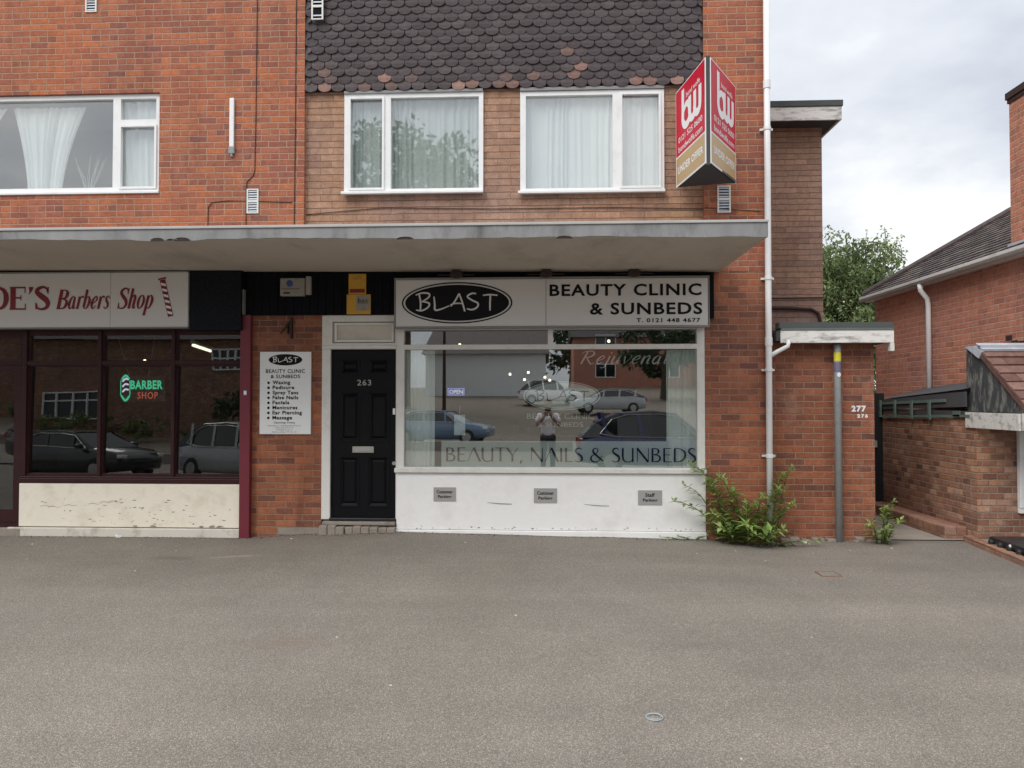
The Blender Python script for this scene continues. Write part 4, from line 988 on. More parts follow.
# alarm box, two amber plates, hook
t = thing('alarm_box', 'weathered beige alarm box with a blue badge on the black boarding', 'alarm', (-3.02, -.06, 2.84))
mb = MB(); mb.box(-3.205, -2.905, -.115, -.039, 2.845, 3.062); mb.build('case', M['alarm'], t, bevel=.015)
mb = MB(); mb.box(-2.90, -2.835, -.10, -.039, 2.862, 3.085); mb.build('side_cover', M['alarm'], t, bevel=.012)
mb = MB(); ellipse(mb, WALL(-.116), -3.085, 2.995, .04, .04, .002, seg=20); mb.build('badge', M['blue'], t)
mb = MB(); quad(mb, WALL(-.116), -3.19, -2.96, 2.925, 2.932, .002); quad(mb, WALL(-.116), -3.16, -3.08, 2.87, 2.89, .002); mb.build('print', M['cable'], t)
for i, (x0, x1, z0, z1) in enumerate(((-2.388, -2.176, 2.87, 3.114), (-2.41, -2.12, 2.628, 2.866))):
    t = thing('amber_plate', ('upper amber plate with a red band on the black boarding', 'lower amber plate with a pale printed corner above the black door')[i], 'sign', (x0, -.05, z0), 'amber plates above the door')
    mb = MB(); mb.box(x0, x1, -.055, -.039, z0, z1); mb.build('plate', M['amber'], t, bevel=.003)
    fr = WALL(-.0555); mb = MB(); m2 = MB()
    if i == 0:
        quad(mb, fr, x0 + .015, x1 - .015, z0 + .015, z0 + .062, .002); mb.build('red_band', M['ink_red'], t)
        m3 = MB(); stroke_text(m3, 'ns', SERIF, fr, x0 + .05, x1 - .05, z1 - .07, .05, .002); fill_text(m3, 'FOR LET', fr, x0 + .03, x1 - .03, z0 + .09, z0 + .13, .002) if False else None
        m3.build('lettering', M['terracotta'], t)
    else:
        quad(mb, fr, x0 + .115, x1 - .01, z0 + .045, z1 - .015, .002); mb.build('pale_panel', M['alarm'], t)
        m3 = MB(); stroke_text(m3, 'hns', SERIF, fr, x0 + .13, x1 - .03, z1 - .11, .07, .004); m3.build('lettering', M['cable'], t)
t = thing('wall_bracket', 'small rusty iron bracket stub high on the narrow brick pier', 'bracket', (-3.1, 0, 2.45))
mb = MB(); mb.box(-3.10, -3.078, -.05, -.001, 2.34, 2.60); mb.box(-3.145, -3.13, -.03, -.001, 2.40, 2.53); mb.tube([(-3.09, -.03, 2.56), (-3.17, -.035, 2.46), (-3.22, -.035, 2.40)], .010, 6)
mb.build('bracket_arm', M['cable'], t)

# wall marker strip and cables
t = thing('cable_cover', 'short white vertical cable cover strip on the red upper wall', 'cable cover', (-3.85, 0, 4.6))
MB().box(-3.878, -3.822, -.028, -.001, 4.685, 5.285).build('strip', M['pvc'], t, bevel=.006)
mb = MB(); mb.box(-3.885, -3.812, -.036, -.001, 4.60, 4.683); mb.tube([(-3.85, -.02, 4.60), (-3.845, -.02, 4.56)], .018, 8); mb.build('end_fitting', M['lead'], t, bevel=.006)
mb = MB()
mb.tube([(-3.545, -.006, 7.6), (-3.55, -.006, 6.2), (-3.556, -.006, 5.0), (-3.565, -.006, 4.40), (-3.585, -.006, 4.33), (-3.66, -.006, 4.26), (-3.668, -.006, 4.1), (-3.67, -.006, 3.4)], .0045, 5)
tag(mb.build('wall_cable', M['cable'], None), 'thin dark cable running down the red wall to the air vent', 'cable')
mb = MB(); mb.tube([(-4.15, -.006, 3.3), (-4.14, -.006, 3.95), (-4.10, -.006, 4.01), (-3.9, -.006, 4.03), (-3.5, -.006, 4.015), (-3.1, -.006, 4.0)], .0045, 5)
tag(mb.build('wall_cable', M['cable'], None), 'thin dark cable looping sideways across the red wall below the vent', 'cable')
mb = MB(); mb.tube([(-3.06, -.006, 7.6), (-3.065, -.006, 5.0), (-3.075, -.006, 3.3)], .005, 5)
tag(mb.build('wall_cable', M['cable'], None), 'straight dark cable beside the brown brick panel edge', 'cable')
mb = MB(); mb.tube([(-2.94, .04, 3.86), (-2.0, .04, 3.93), (-.6, .04, 3.90), (.8, .04, 3.90), (1.84, .04, 3.87), (1.86, -.008, 3.87), (2.5, -.008, 3.82)], .0045, 5)
tag(mb.build('wall_cable', M['cable'], None), 'thin slack cable across the brown brick below the upstairs windows', 'cable')

# ------------------------------------------------------------------ estate agent's V board
t = thing('agent_board', 'red and gold V shaped estate agent board fixed to the upstairs wall', 'sign', (1.8, -.5, 4.08))
zb, zt = 4.085, 5.205
c1, c2 = Vector((1.655, -1.0, 0)), Vector((1.712, -1.0, 0)); l_, r_ = Vector((1.505, -.09, 0)), Vector((2.16, -.24, 0))
for o_, e_ in ((l_, c1), (c2, r_)):
    U = (e_ - o_); L = U.length; U.normalize(); fr = frame((o_.x, o_.y, zb), U, (0, 0, 1)); H = zt - zb
    mb = MB(); mb.prism([fr(0, 0, 0), fr(L, 0, 0), fr(L, H, 0), fr(0, H, 0)], -U.cross(Vector((0, 0, 1))) * .012); pn = mb.build('panel', M['white_ink'], t)
    mb = MB(); quad(mb, fr, .014, L - .014, .345, H - .012, .002); mb.build('red_field', M['agent_red'], pn)
    mb = MB(); quad(mb, fr, .022, L - .022, .022, .325, .002); mb.build('gold_field', M['agent_gold'], pn)
    mb = MB()
    w = .085; x0 = L * .24; z0 = .60
    a = L / .92
    stroke(mb, [(.25 * a, 1.06, w), (.25 * a, .80, w), (.25 * a, .70, w), (.30 * a, .635, w), (.38 * a, .62, w), (.455 * a, .66, w), (.47 * a, .74, w), (.47 * a, .90, w)], fr, .004)
    stroke(mb, [(.27 * a, .80, w * .7), (.36 * a, .855, w * .8), (.44 * a, .82, w), (.475 * a, .74, w)], fr, .004)
    stroke(mb, [(.47 * a, .74, w), (.49 * a, .65, w), (.56 * a, .62, w), (.625 * a, .66, w), (.635 * a, .74, w), (.635 * a, .90, w)], fr, .004) if False else None
    stroke(mb, [(.455 * a, .88, w), (.465 * a, .72, w), (.50 * a, .645, w), (.56 * a, .63, w), (.61 * a, .66, w), (.625 * a, .74, w), (.625 * a, .90, w)], fr, .004)
    stroke(mb, [(.615 * a, .74, w), (.635 * a, .66, w), (.70 * a, .63, w), (.765 * a, .66, w), (.78 * a, .74, w), (.78 * a, .90, w)], fr, .004)
    fill_text(mb, 'bond wolfe', fr, .36 * a, .78 * a, .925, .985, .004, bold=.01)
    fill_text(mb, '0121 525 0600', fr, .10 * a, .84 * a, .485, .55, .004, bold=.01); fill_text(mb, 'bondwolfe.com', fr, .10 * a, .84 * a, .375, .445, .004, bold=.01)
    fill_text(mb, 'UNDER OFFER', fr, .08 * a, .86 * a, .13, .215, .004, bold=.03, spacing=1.05)
    mb.build('lettering', M['white_ink'], pn)
MB().box(1.662, 1.706, -1.0, -.955, zb - .02, zt + .02).build('corner_post', M['felt_dark'], t, bevel=.004)
mb = MB(); mb.prism([(c1.x, -.99, zb + .0), (l_.x + .01, l_.y - .03, zb), (r_.x - .01, r_.y - .03, zb), (c2.x, -.99, zb)], (0, 0, .03)); mb.build('base_frame', M['felt_dark'], t)
mb = MB(); mb.box(1.56, 1.59, -.3, .04, zb + .1, zb + .13); mb.box(2.05, 2.08, -.3, -.001, zb + .1, zb + .13); mb.box(1.56, 1.59, -.3, .04, zt - .2, zt - .17); mb.box(2.05, 2.08, -.3, -.001, zt - .2, zt - .17); mb.build('wall_arm', M['felt_dark'], t)

# ------------------------------------------------------------------ downpipe
t = thing('downpipe', 'tall white downpipe at the corner of the red brick pier', 'downpipe', (2.57, -.06, -.08))
X0 = 2.568
mb = MB(); mb.tube([(X0, -.062, -.075), (X0, -.062, 2.0), (X0, -.062, 4.0), (X0, -.062, 7.8)], .036, 14); mb.build('pipe', M['pvc'], t, smooth=True)
for z in (.95, 1.95, 3.02, 4.78, 6.6):
    mb = MB(); mb.lathe([(.036, -.02), (.044, -.018), (.044, .018), (.036, .02)], (X0, -.062, z), 14); mb.box(X0 - .075, X0 + .075, -.03, -.004, z - .012, z + .012); mb.build('bracket', M['pvc'], t)
for z in (2.28, 5.3):
    mb = MB(); mb.lathe([(.037, -.05), (.043, -.048), (.043, .048), (.037, .05)], (X0, -.062, z), 14); mb.build('collar', M['pvc'], t)
mb = MB(); mb.tube([(X0, -.062, 2.10), (2.66, -.07, 2.16), (2.78, -.085, 2.225), (2.79, -.085, 2.29)], .026, 10); mb.build('branch_pipe', M['pvc'], t, smooth=True)

# ------------------------------------------------------------------ outhouse with flat roof
t = thing('outhouse', 'low brick outhouse with flat felt roof and peeling white fascia', 'outhouse', (3.2, .12, -.1))
MB().box(2.60, 3.84, .12, 3.0, -.3, 2.285).build('wall', M['brick_garage'], t)
mb = MB(); mb.box(2.70, 3.985, -.085, -.055, 2.262, 2.405); mb.box(3.955, 3.985, -.054, 3.1, 2.262, 2.412); mb.build('fascia', M['peeling'], t, bevel=.004)
MB().box(2.66, 3.952, -.053, 3.1, 2.29, 2.40).build('roof_deck', M['felt_dark'], t)
mb = MB(); mb.add([(2.70, -.09, 2.408), (3.995, -.09, 2.408), (3.995, 3.1, 2.408), (2.70, 3.1, 2.408), (2.72, -.07, 2.435), (3.985, -.07, 2.435), (3.985, 3.1, 2.50), (2.72, 3.1, 2.50)], [(0, 1, 5, 4), (1, 2, 6, 5), (2, 3, 7, 6), (3, 0, 4, 7), (4, 5, 6, 7)])
mb.box(2.70, 3.995, -.05, .12, 2.436, 2.505)
mb.build('roof_felt', M['felt'], t)
MB().box(3.94, 3.987, -.09, -.02, 2.165, 2.26).build('drip_board', M['white_wood'], t, bevel=.004)
mb = MB(); fr = WALL(.1185); fill_text(mb, '277', fr, 3.575, 3.745, 1.46, 1.535, .003, bold=.055, spacing=1.2); fill_text(mb, '276', fr, 3.64, 3.765, 1.39, 1.435, .003, bold=.06, spacing=1.4); mb.build('painted_number', M['white_ink'], t)
mb = MB()
for _ in range(11):
    x = random.uniform(2.72, 3.8); mb.box(x, x + random.uniform(.04, .13), .02, .118, -.12, -.02 + random.uniform(-.02, .02))
mb.build('mortar_rubble', M['stone'], t, bevel=.012)

t = thing('steel_post', 'grey galvanised steel post with yellow band standing before the outhouse', 'post', (3.385, .0, -.06))
mb = MB(); mb.tube([(3.385, .03, -.1), (3.385, .03, 2.2), (3.385, .03, 2.255)], .040, 16); mb.build('pole', M['steel'], t, smooth=True)
mb = MB(); mb.lathe([(.0405, 0), (.0415, .001), (.0415, .10), (.0405, .101)], (3.385, .03, 2.055), 16); mb.build('yellow_band', M['yellow'], t)
mb = MB(); mb.lathe([(.0405, 0), (.0413, .001), (.0413, .115), (.0405, .116)], (3.385, .03, 1.925), 16); mb.build('purple_band', M['purple'], t)
mb = MB(); ellipse(mb, WALL(-.0115), 3.385, 1.895, .022, .028, .002, seg=14); mb.build('white_label', M['paper'], t)
mb = MB(); mb.lathe([(.0, 0), (.041, .0), (.04, .012), (.0, .016)], (3.385, .03, 2.255), 16); mb.build('cap', M['black_plastic'], t)

# ------------------------------------------------------------------ stair tower
t = thing('stair_tower', 'brown brick stair block with flat overhanging roof behind the downpipe', 'building', (3.2, 1.5, 0))
MB().box(2.60, 3.765, 1.5, 6.0, -.3, 5.35).build('wall', M['brick_tower'], t)
mb = MB(); mb.box(2.60, 3.915, 1.18, 1.205, 5.335, 5.515); mb.box(3.889, 3.915, 1.206, 6.1, 5.335, 5.515); mb.build('fascia', M['peeling'], t, bevel=.004)
mb = MB(); mb.box(2.60, 3.93, 1.165, 6.1, 5.518, 5.60); mb.build('roof', M['felt'], t, bevel=.006)
mb = MB(); mb.box(2.60, 3.886, 1.208, 6.1, 5.352, 5.51); mb.build('soffit', M['felt_dark'], t)
mb = MB(); mb.tube([(2.62, 1.47, 2.86), (3.3, 1.47, 2.855), (3.60, 1.47, 2.84), (3.69, 1.47, 2.78), (3.715, 1.47, 2.66), (3.715, 1.47, 2.5)], .022, 8); mb.tube([(2.62, 1.48, 2.99), (3.76, 1.48, 3.0)], .010, 6); mb.build('conduit', M['cable'], t)

# ------------------------------------------------------------------ the neighbour's house
def roof_tiles(mb, o, U, V, W, H, course, tw, th=.02, left=0.0, right=0.0):
    """courses of tiles on a slope: o lower corner, U along the eave, V up the slope; left/right: hip inset per unit of slope"""
    o, U, V = Vector(o), Vector(U).normalized(), Vector(V).normalized(); N = U.cross(V)
    if N.z < 0: N = -N
    n = int(H / course)
    for r in range(n):
        s0, s1 = r * course, (r + 1) * course + .03
        a, b = left * s0, W - right * s0; a1, b1 = left * (r + 1) * course, W - right * (r + 1) * course
        x = a - (r % 2) * tw / 2
        while x < b - .02:
            xa, xb = max(x + .003, a), min(x + tw - .003, b)
            if xb - xa > .02:
                l = random.uniform(0, .004)
                p = lambda u, s, h: o + U * u + V * s + N * h
                ua, ub = max(xa, a1), min(xb, b1)
                if ub <= ua: ub = ua + .005
                mb.add([p(xa, s0, th + l), p(xb, s0, th + l), p(ub, s1, .006), p(ua, s1, .006), p(xa, s0, 0), p(xb, s0, 0), p(ub, s1, -.004), p(ua, s1, -.004)],
                       [(0, 1, 2, 3), (4, 7, 6, 5), (0, 4, 5, 1), (0, 3, 7, 4), (1, 5, 6, 2)], 0, random.random())
            x += tw
t = thing('neighbour_house', 'red brick house with hipped grey tiled roof and tall chimney', 'house', (8, 1, 0))
mb = MB(); mb.box(5.6, 12.0, .52, 4.13, -.3, 2.299); mb.box(5.6, 12.0, -3.6, 4.13, 2.30, 3.39); mb.build('wall', M['brick_house'], t)
pit = R(34); ex, ez = 5.47, 3.39; fy = 4.28
V = Vector((math.cos(pit), 0, math.sin(pit)))
mb = MB(); roof_tiles(mb, (ex, -3.9, ez), (0, 1, 0), V, fy + 3.9, 3.9, .115, .165, .022, left=math.cos(pit) * .9, right=math.cos(pit))
# back slope beyond the hip
Vb = Vector((0, -math.cos(pit), math.sin(pit)))
roof_tiles(mb, (ex, fy, ez), (1, 0, 0), Vb, 7.0, 3.9, .115, .165, .022, left=math.cos(pit), right=math.cos(pit))
rf = mb.build('roof', M['rooftile'], t, rnd=True)
mb = MB(); k = 3.6 * math.cos(pit)
mb.tube([(ex + q * k / 12, fy - q * k / 12, ez + .03 + q * 3.6 * math.sin(pit) / 12) for q in range(13)], .065, 8); mb.build('hip_tiles', M['rooftile'], rf, rnd=True)
mb = MB(); q = .02
mb.add([(ex + .02, -3.9, ez - .03), (ex + .02, fy, ez - .03), (12, fy, ez - .03), (12, -3.9, ez - .03), (ex + 3.0, -1, ez + 2.1), (ex + 3.0, fy - 3.0, ez + 2.1)], [(0, 1, 5, 4), (1, 2, 5), (2, 3, 4, 5), (3, 0, 4), (0, 3, 2, 1)]); mb.build('roof_void', M['felt_dark'], rf)
MB().box(5.50, 5.60, -3.7, 4.2, 3.29, 3.335).build('soffit', M['white_wood'], t)
MB().box(5.475, 5.498, -3.8, 4.24, 3.28, 3.385).build('fascia', M['white_wood'], t)
mb = MB(); prof_ = [(5.473, 3.375), (5.395, 3.375), (5.385, 3.33), (5.41, 3.295), (5.473, 3.29)]
mb.prism([(x, -3.8, z) for x, z in prof_], (0, 8.08, 0)); mb.build('gutter', M['gutter'], t, bevel=.006)
mb = MB(); mb.tube([(5.43, 2.25, 3.29), (5.435, 2.25, 3.2), (5.53, 2.25, 3.08), (5.545, 2.25, 2.98), (5.545, 2.25, 1.3)], .036, 10); mb.build('downpipe', M['pvc'], t, smooth=True)
mb = MB(); mb.box(5.54, 6.5, -1.0, .30, 3.31, 5.16); ch = mb.build('chimney', M['brick_house'], t)
mb = MB(); mb.box(5.525, 6.52, -1.02, .315, 5.16, 5.21); mb.box(5.51, 6.54, -1.04, .33, 5.21, 5.29); mb.build('chimney_cap', M['tile_back'] if False else M['cable'], ch)
mb = MB(); mb.box(5.51, 5.538, -1.03, .32, 3.39, 3.46); mb.build('lead_flashing', M['leadflash'], ch)
mb = MB()
for (y, z) in ((.40, 2.33), (.30, 2.26), (.62, 2.12), (.95, 2.05)): mb.box(5.592, 5.5985, y, y + .12, z, z + .055)
mb.build('dark_brick', M['cable'], t)

t = thing('lean_to', 'old patched brick lean-to with mouldy green timber edge and tiled porch roof', 'outbuilding', (5.3, .5, -.1))
mb = MB(); mb.box(4.95, 5.595, .02, 2.42, -.3, 1.40); wl = mb.build('wall', M['brick_old'], t)
mb = MB(); mb.box(4.945, 5.0, .02, 2.44, 1.405, 1.47); mb.prism([(4.93, .22, 1.52), (4.93, 2.46, 1.46), (4.93, 2.46, 1.60), (4.93, .22, 1.70)], (.03, 0, 0)); mb.build('roof_edge', M['felt_dark'], t)
mb = MB()
for y in (.95, 1.42, 1.9, 2.36): mb.box(4.893, 4.911, y, y + .055, 1.35, 1.60)
mb.prism([(4.912, .62, 1.575), (4.912, 2.45, 1.53), (4.912, 2.45, 1.565), (4.912, .62, 1.615)], (.016, 0, 0)); mb.prism([(4.912, .10, 1.40), (4.912, 2.45, 1.345), (4.912, 2.45, 1.375), (4.912, .10, 1.43)], (.016, 0, 0)); mb.box(4.912, 4.928, .3, .45, 1.40, 1.47); mb.build('green_timber', M['greenwood'], t)
mb = MB(); mb.add([(4.94, .25, 1.73), (4.94, 2.46, 1.61), (5.598, 2.46, 1.78), (5.598, .25, 1.90)], [(0, 1, 2, 3)]); mb.add([(4.94, .25, 1.71), (4.94, 2.46, 1.59), (5.598, 2.46, 1.76), (5.598, .25, 1.88)], [(3, 2, 1, 0)]); mb.build('roof', M['felt_dark'], t)
# porch canopy
mb = MB(); pv = Vector((0, .89, .70)).normalized()
roof_tiles(mb, (4.990, -.84, 1.50), (1, 0, 0), (0, .86, .68), 1.4, 1.10, .155, .34, .026)
mb.build('porch_roof', M['porchtile'], t, rnd=True)
mb = MB(); mb.add([(5.025, -.82, 1.46), (5.025, .345, 1.46), (5.025, .345, 2.22), (5.025, .10, 2.20), (6.4, -.82, 1.46), (6.4, .345, 1.46), (6.4, .345, 2.22), (6.4, .10, 2.20)], [(0, 1, 2, 3), (4, 7, 6, 5), (0, 3, 7, 4), (1, 5, 6, 2), (0, 4, 5, 1), (3, 2, 6, 7)]); mb.build('gable_cheek', M['mouldboard'], t)
mb = MB(); mb.prism([(4.995, -.85, 1.49), (4.995, -.80, 1.455), (4.995, .10, 2.165), (4.995, .10, 2.235)], (.028, 0, 0)); mb.build('verge_board', M['porchtile'], t)
mb = MB(); mb.box(4.990, 6.4, -.02, .28, 2.21, 2.235); mb.prism([(4.985, -.05, 2.155), (4.985, .12, 2.235), (4.985, .30, 2.235), (4.985, .02, 2.08)], (.03, 0, 0))
mb.prism([(4.990, -.045, 2.16), (4.990, .06, 2.24), (4.990, .08, 2.265), (4.990, -.055, 2.185)], (1.4, 0, 0)); mb.build('lead_flashing', M['leadflash'], t)
mb = MB(); mb.box(4.922, 4.947, -.80, .20, 1.275, 1.455); mb.box(4.948, 6.4, -.83, -.80, 1.28, 1.458); mb.build('fascia', M['mossy'], t, bevel=.004)
MB().box(5.026, 6.4, -.79, .34, 1.36, 1.40).build('porch_soffit', M['cable'], t)
MB().box(5.596, 6.4, .03, .5, -.3, 1.40).build('porch_wall', M['brick_old'], t)
mb = MB(); mb.box(5.395, 5.475, -.04, .018, .36, 1.355); mb.box(5.395, 6.4, -.03, .018, .30, .358); mb.build('window_frame', M['pvc'], t, bevel=.006)
MB().box(5.477, 6.4, .005, .012, .36, 1.355).build('window_pane', M['glass_up'], t)
# brick ledge
mb = MB(); mb.box(4.68, 4.948, .22, 2.42, -.3, .105); tag(mb.build('brick_ledge', M['kerb'], None, bevel=.02), 'low brick ledge along the foot of the patched lean-to wall', 'ledge')
mb = MB(); mb.prism([(4.84, .12, -.2), (4.94, .12, -.2), (4.62, -2.6, -.2), (4.52, -2.6, -.2)], (0, 0, .225)); tag(mb.build('brick_kerb', M['kerb'], None, bevel=.01), 'low red brick kerb edging the neighbour\'s front garden', 'kerb')
mb = MB(); mb.add([(4.97, .01, .0), (4.64, -2.6, .0), (14, -2.6, .0), (14, .01, .0)], [(0, 1, 2, 3)]); struct(mb.build('garden_path', M['concrete'], None))
t = thing('plastic_ramp', 'black ribbed plastic ramp lying on the paving behind the brick kerb', 'ramp', (5.2, -.7, 0))
mb = MB(); mb.prism([(4.86, -.35, .035), (4.80, -1.25, .035), (5.9, -1.25, .035), (5.9, -.35, .035)], (0, 0, .065)); mb.build('deck', M['black_plastic'], t, bevel=.018)
mb = MB()
for k in range(5): mb.lathe([(.030, 0), (.034, .02), (.034, .05), (.028, .07)], (4.85 - k * .012, -.42 - k * .18, .004), 12)
mb.build('foot', M['black_plastic'], t)
mb = MB(); mb.lathe([(.014, -.008), (.018, 0), (.014, .006)], (4.815, -.80, .075), 10, 0, 'x'); mb.build('reflector', M['paper'], t)
mb = MB(); x = 3.89
while x < 4.92: mb.box(x, x + .095, 2.44, 2.465, -.02, 1.70); x += .10
mb.box(3.89, 4.93, 2.466, 2.50, .3, .4); mb.box(3.89, 4.93, 2.466, 2.50, 1.3, 1.4)
t = thing('passage_gate', 'tall black boarded gate at the end of the narrow passage', 'gate', (4.4, 2.45, 0)); mb.build('gate_boards', M['gate_black'], t)
MB().box(4.80, 4.86, 2.40, 2.438, .9, 1.0).build('latch', M['steel'], t)

# ------------------------------------------------------------------ plants
def leaf(mb, p, d, n, L, W, rnd=None, droop=.25):
    d = Vector(d).normalized(); n = Vector(n); s = d.cross(n)
    if s.length < 1e-3: s = d.cross(Vector((1, 0, 0)))
    s.normalize(); up = s.cross(d).normalized(); p = Vector(p); g = Vector((0, 0, -1))
    m1 = p + d * L * .45 + g * droop * L * .12; tip = p + d * L + g * droop * L * .5
    a = m1 + s * W / 2 + up * W * .18; b = m1 - s * W / 2 + up * W * .18
    mb.add([p, a, tip, b, m1], [(0, 1, 4), (1, 2, 4), (0, 4, 3), (4, 2, 3)], 0, rnd)
def weed(name, label, base, stems, seed, mat=None, wrap=None):
    random.seed(seed); t = thing(name, label, 'plant', base)
    sm = MB(); lm = MB()
    for (bx, by, dx, dy, h, nl, LL) in stems:
        P = [Vector((base[0] + bx + dx * k * .1 * (1 + .02 * k * k * .5), base[1] + by + dy * k * .1, base[2] + h * (1 - (1 - k / 8) ** 1.5))) for k in range(9)]
        sm.tube(P, [.009 - .0008 * k for k in range(9)], 5)
        nl = int(nl * 2.0)
        for i in range(nl):
            f = .10 + .90 * i / nl; kk = f * 8; a = int(min(kk, 7)); q = P[a].lerp(P[a + 1], kk - a)
            tang = (P[a + 1] - P[a]).normalized()
            for sgn in (0, 1):
                an = random.uniform(0, 6.28) if False else i * 1.57 + sgn * math.pi + random.uniform(-.5, .5)
                out = Vector((math.cos(an), math.sin(an) * .8, 0)); d = out * .85 + tang * .55 + Vector((0, 0, random.uniform(-.2, .25)))
                l = LL * random.choice([.5, .8, 1, 1.2, 1.45]) * random.uniform(.85, 1.15) * (1 - .38 * f)
                if q.y + d.y * l > -.015: d.y = -abs(d.y) * .6
                leaf(lm, q, d, (0, 0, 1), l, l * random.uniform(.27, .40), min(1, max(0, random.gauss(.35 + .35 * f, .2))), random.uniform(.2, .9))
        for k in range(3): leaf(lm, P[8], Vector((random.uniform(-.6, .6), random.uniform(-.6, .2), 1)), (0, 1, 0), LL * .5, LL * .14, random.uniform(.7, 1))
    sm.build('stem', M['stem'], t); lm.build('foliage', mat or M['leaf'], t, rnd=True)
    return t
random.seed(3)
stems = [(-.20, -.02, -.32, -.08, .92, 15, .16), (-.16, -.05, -.24, -.12, .74, 14, .17), (-.05, -.04, -.10, -.16, .62, 12, .18), (.0, -.06, -.02, -.22, .50, 12, .18), (.08, -.05, .06, -.18, .58, 12, .17),
         (.16, -.05, .14, -.12, .66, 12, .16), (.28, -.06, .10, -.06, .82, 13, .15), (-.15, -.10, -.22, -.28, .42, 11, .18), (.02, -.12, -.08, -.34, .30, 11, .18), (.12, -.12, .16, -.30, .24, 10, .17), (-.26, -.06, -.44, -.14, .52, 10, .15), (-.16, -.12, -.16, -.34, .26, 10, .18), (.30, -.08, .36, -.14, .10, 7, .12), (.34, -.05, .14, -.05, .90, 11, .13), (-.28, -.04, -.34, -.06, .70, 9, .13), (-.1, -.06, -.18, -.18, .80, 12, .16), (.24, -.05, .22, -.1, .5, 10, .15)]
weed('buddleia_bush', 'leafy green self sown bush growing round the foot of the white downpipe', (2.28, -.06, -.08), stems, 11)
weed('weed_clump', 'small bright green weed at the foot of the outhouse corner', (3.84, -.02, -.06), [(0, -.02, .02, -.08, .42, 10, .13), (-.06, -.04, -.10, -.12, .26, 9, .13), (.05, -.04, .10, -.1, .30, 9, .12), (0, -.06, -.02, -.18, .2, 8, .12), (.04, -.02, .08, .0, .5, 8, .10)], 5)
weed('weed_clump', 'tiny low weed in the joint below the clinic riser', (1.66, -.03, -.04), [(0, -.02, -.12, -.08, .06, 6, .07), (.05, -.02, .10, -.08, .07, 6, .07), (-.1, -.03, -.2, -.05, .05, 5, .06)], 6)

def tree(name, label, base, h, crown_c, crown_r, nclump, nleaf, ls, mat, seed, trunk_r=.16, wisps=0):
    rg = np.random.default_rng(seed); random.seed(seed)
    t = thing(name, label, 'tree', base); b = Vector(base); c = b + Vector(crown_c)
    mb = MB(); mb.tube([b, b.lerp(c, .4) + Vector((.1, 0, 0)), b.lerp(c, .8)], [trunk_r, trunk_r * .75, trunk_r * .45], 8)
    lm = MB(); V_ = []; F_ = []; rv = []
    for k in range(nclump):
        d = rg.normal(size=3); d /= np.linalg.norm(d); rr = rg.uniform(.25, 1) ** .6
        p = np.array(c) + d * np.array(crown_r) * rr
        if k % 3 == 0: mb.tube([b.lerp(c, rg.uniform(.5, .8)), Vector(p).lerp(c, .4), Vector(p)], [trunk_r * .35, trunk_r * .2, .01], 5)
        cr = rg.uniform(.10, .24) * min(crown_r[0], crown_r[2]) * 2 * .75; tone = rg.uniform(-.22, .22)
        for _ in range(nleaf):
            e = rg.normal(size=3); e /= np.linalg.norm(e); q = p + e * cr * rg.uniform(.3, 1) ** .5 * np.array([1, 1, .75])
            leaf(lm, q, rg.normal(size=3) + np.array([0, 0, -.2]), rg.normal(size=3), ls * rg.uniform(.6, 1.3), ls * .45, float(np.clip(.45 + tone + rg.normal() * .13, 0, 1)), .3)
    for k in range(wisps):
        x = rg.uniform(-.2, .9) * crown_r[0]; p0 = Vector(c) + Vector((x, 0, crown_r[2] * .7)); p1 = p0 + Vector((rg.uniform(-.1, .3), 0, rg.uniform(.6, 1.3) * .9))
        mb.tube([p0, p0.lerp(p1, .5) + Vector((.03, 0, 0)), p1], [.02, .012, .005], 5)
        for _ in range(26):
            f = rg.uniform(.2, 1); q = p0.lerp(p1, f) + Vector(rg.normal(size=3) * .10)
            leaf(lm, q, rg.normal(size=3), rg.normal(size=3), ls * .8, ls * .4, float(rg.uniform(.5, .9)), .3)
    mb.build('trunk', M['bark'], t); lm.build('crown', mat, t, rnd=True)
    return t
tree('garden_tree', 'bushy green tree rising behind the low outhouse roof', (9.5, 15.5, -.1), 7, (0, 0, 4.35), (2.3, 1.9, 2.6), 260, 110, .16, M['leaf_tree'], 21, wisps=7)
tree('garden_shrub', 'darker green shrub filling the gap behind the black gate', (5.9, 7.0, -.1), 3, (0, 0, 1.7), (1.2, 1.0, 1.2), 34, 55, .18, M['leaf_far'], 22, .07)

# ------------------------------------------------------------------ small things on the tarmac
zc_ = hz(.55, -4.89) + .004
mb = MB(); mb.tube([(.55 + .043 * math.cos(k * math.pi / 16), -4.89 + .043 * math.sin(k * math.pi / 16), zc_) for k in range(33)], .0035, 6, caps=False)
mb.tube([(.55 + .034 * math.cos(k * math.pi / 16), -4.89 + .034 * math.sin(k * math.pi / 16), zc_ + .003) for k in range(33)], .0018, 6, caps=False)
tag(mb.build('cup_lid', M['clear_plastic'], None, smooth=True), 'clear plastic cup lid ring lying on the tarmac', 'litter')
t = thing('stopcock_cover', 'small rusty iron cover set in the tarmac before the outhouse', 'cover', (2.64, -1.65, hz(2.64, -1.65)))
z = hz(2.64, -1.65)
mb = MB(); mb.box(2.56, 2.72, -1.73, -1.57, z - .03, z + .006); mb.build('lid', M['asphalt'], t)
mb = MB(); a, b, c, d = 2.545, 2.735, -1.745, -1.555
for bx in ((a, b, c, c + .013), (a, b, d - .013, d), (a, a + .013, c + .014, d - .014), (b - .013, b, c + .014, d - .014)): mb.box(*bx, z - .03, z + .008)
mb.build('frame', M['rust'], t)
mb = MB(); random.seed(9)
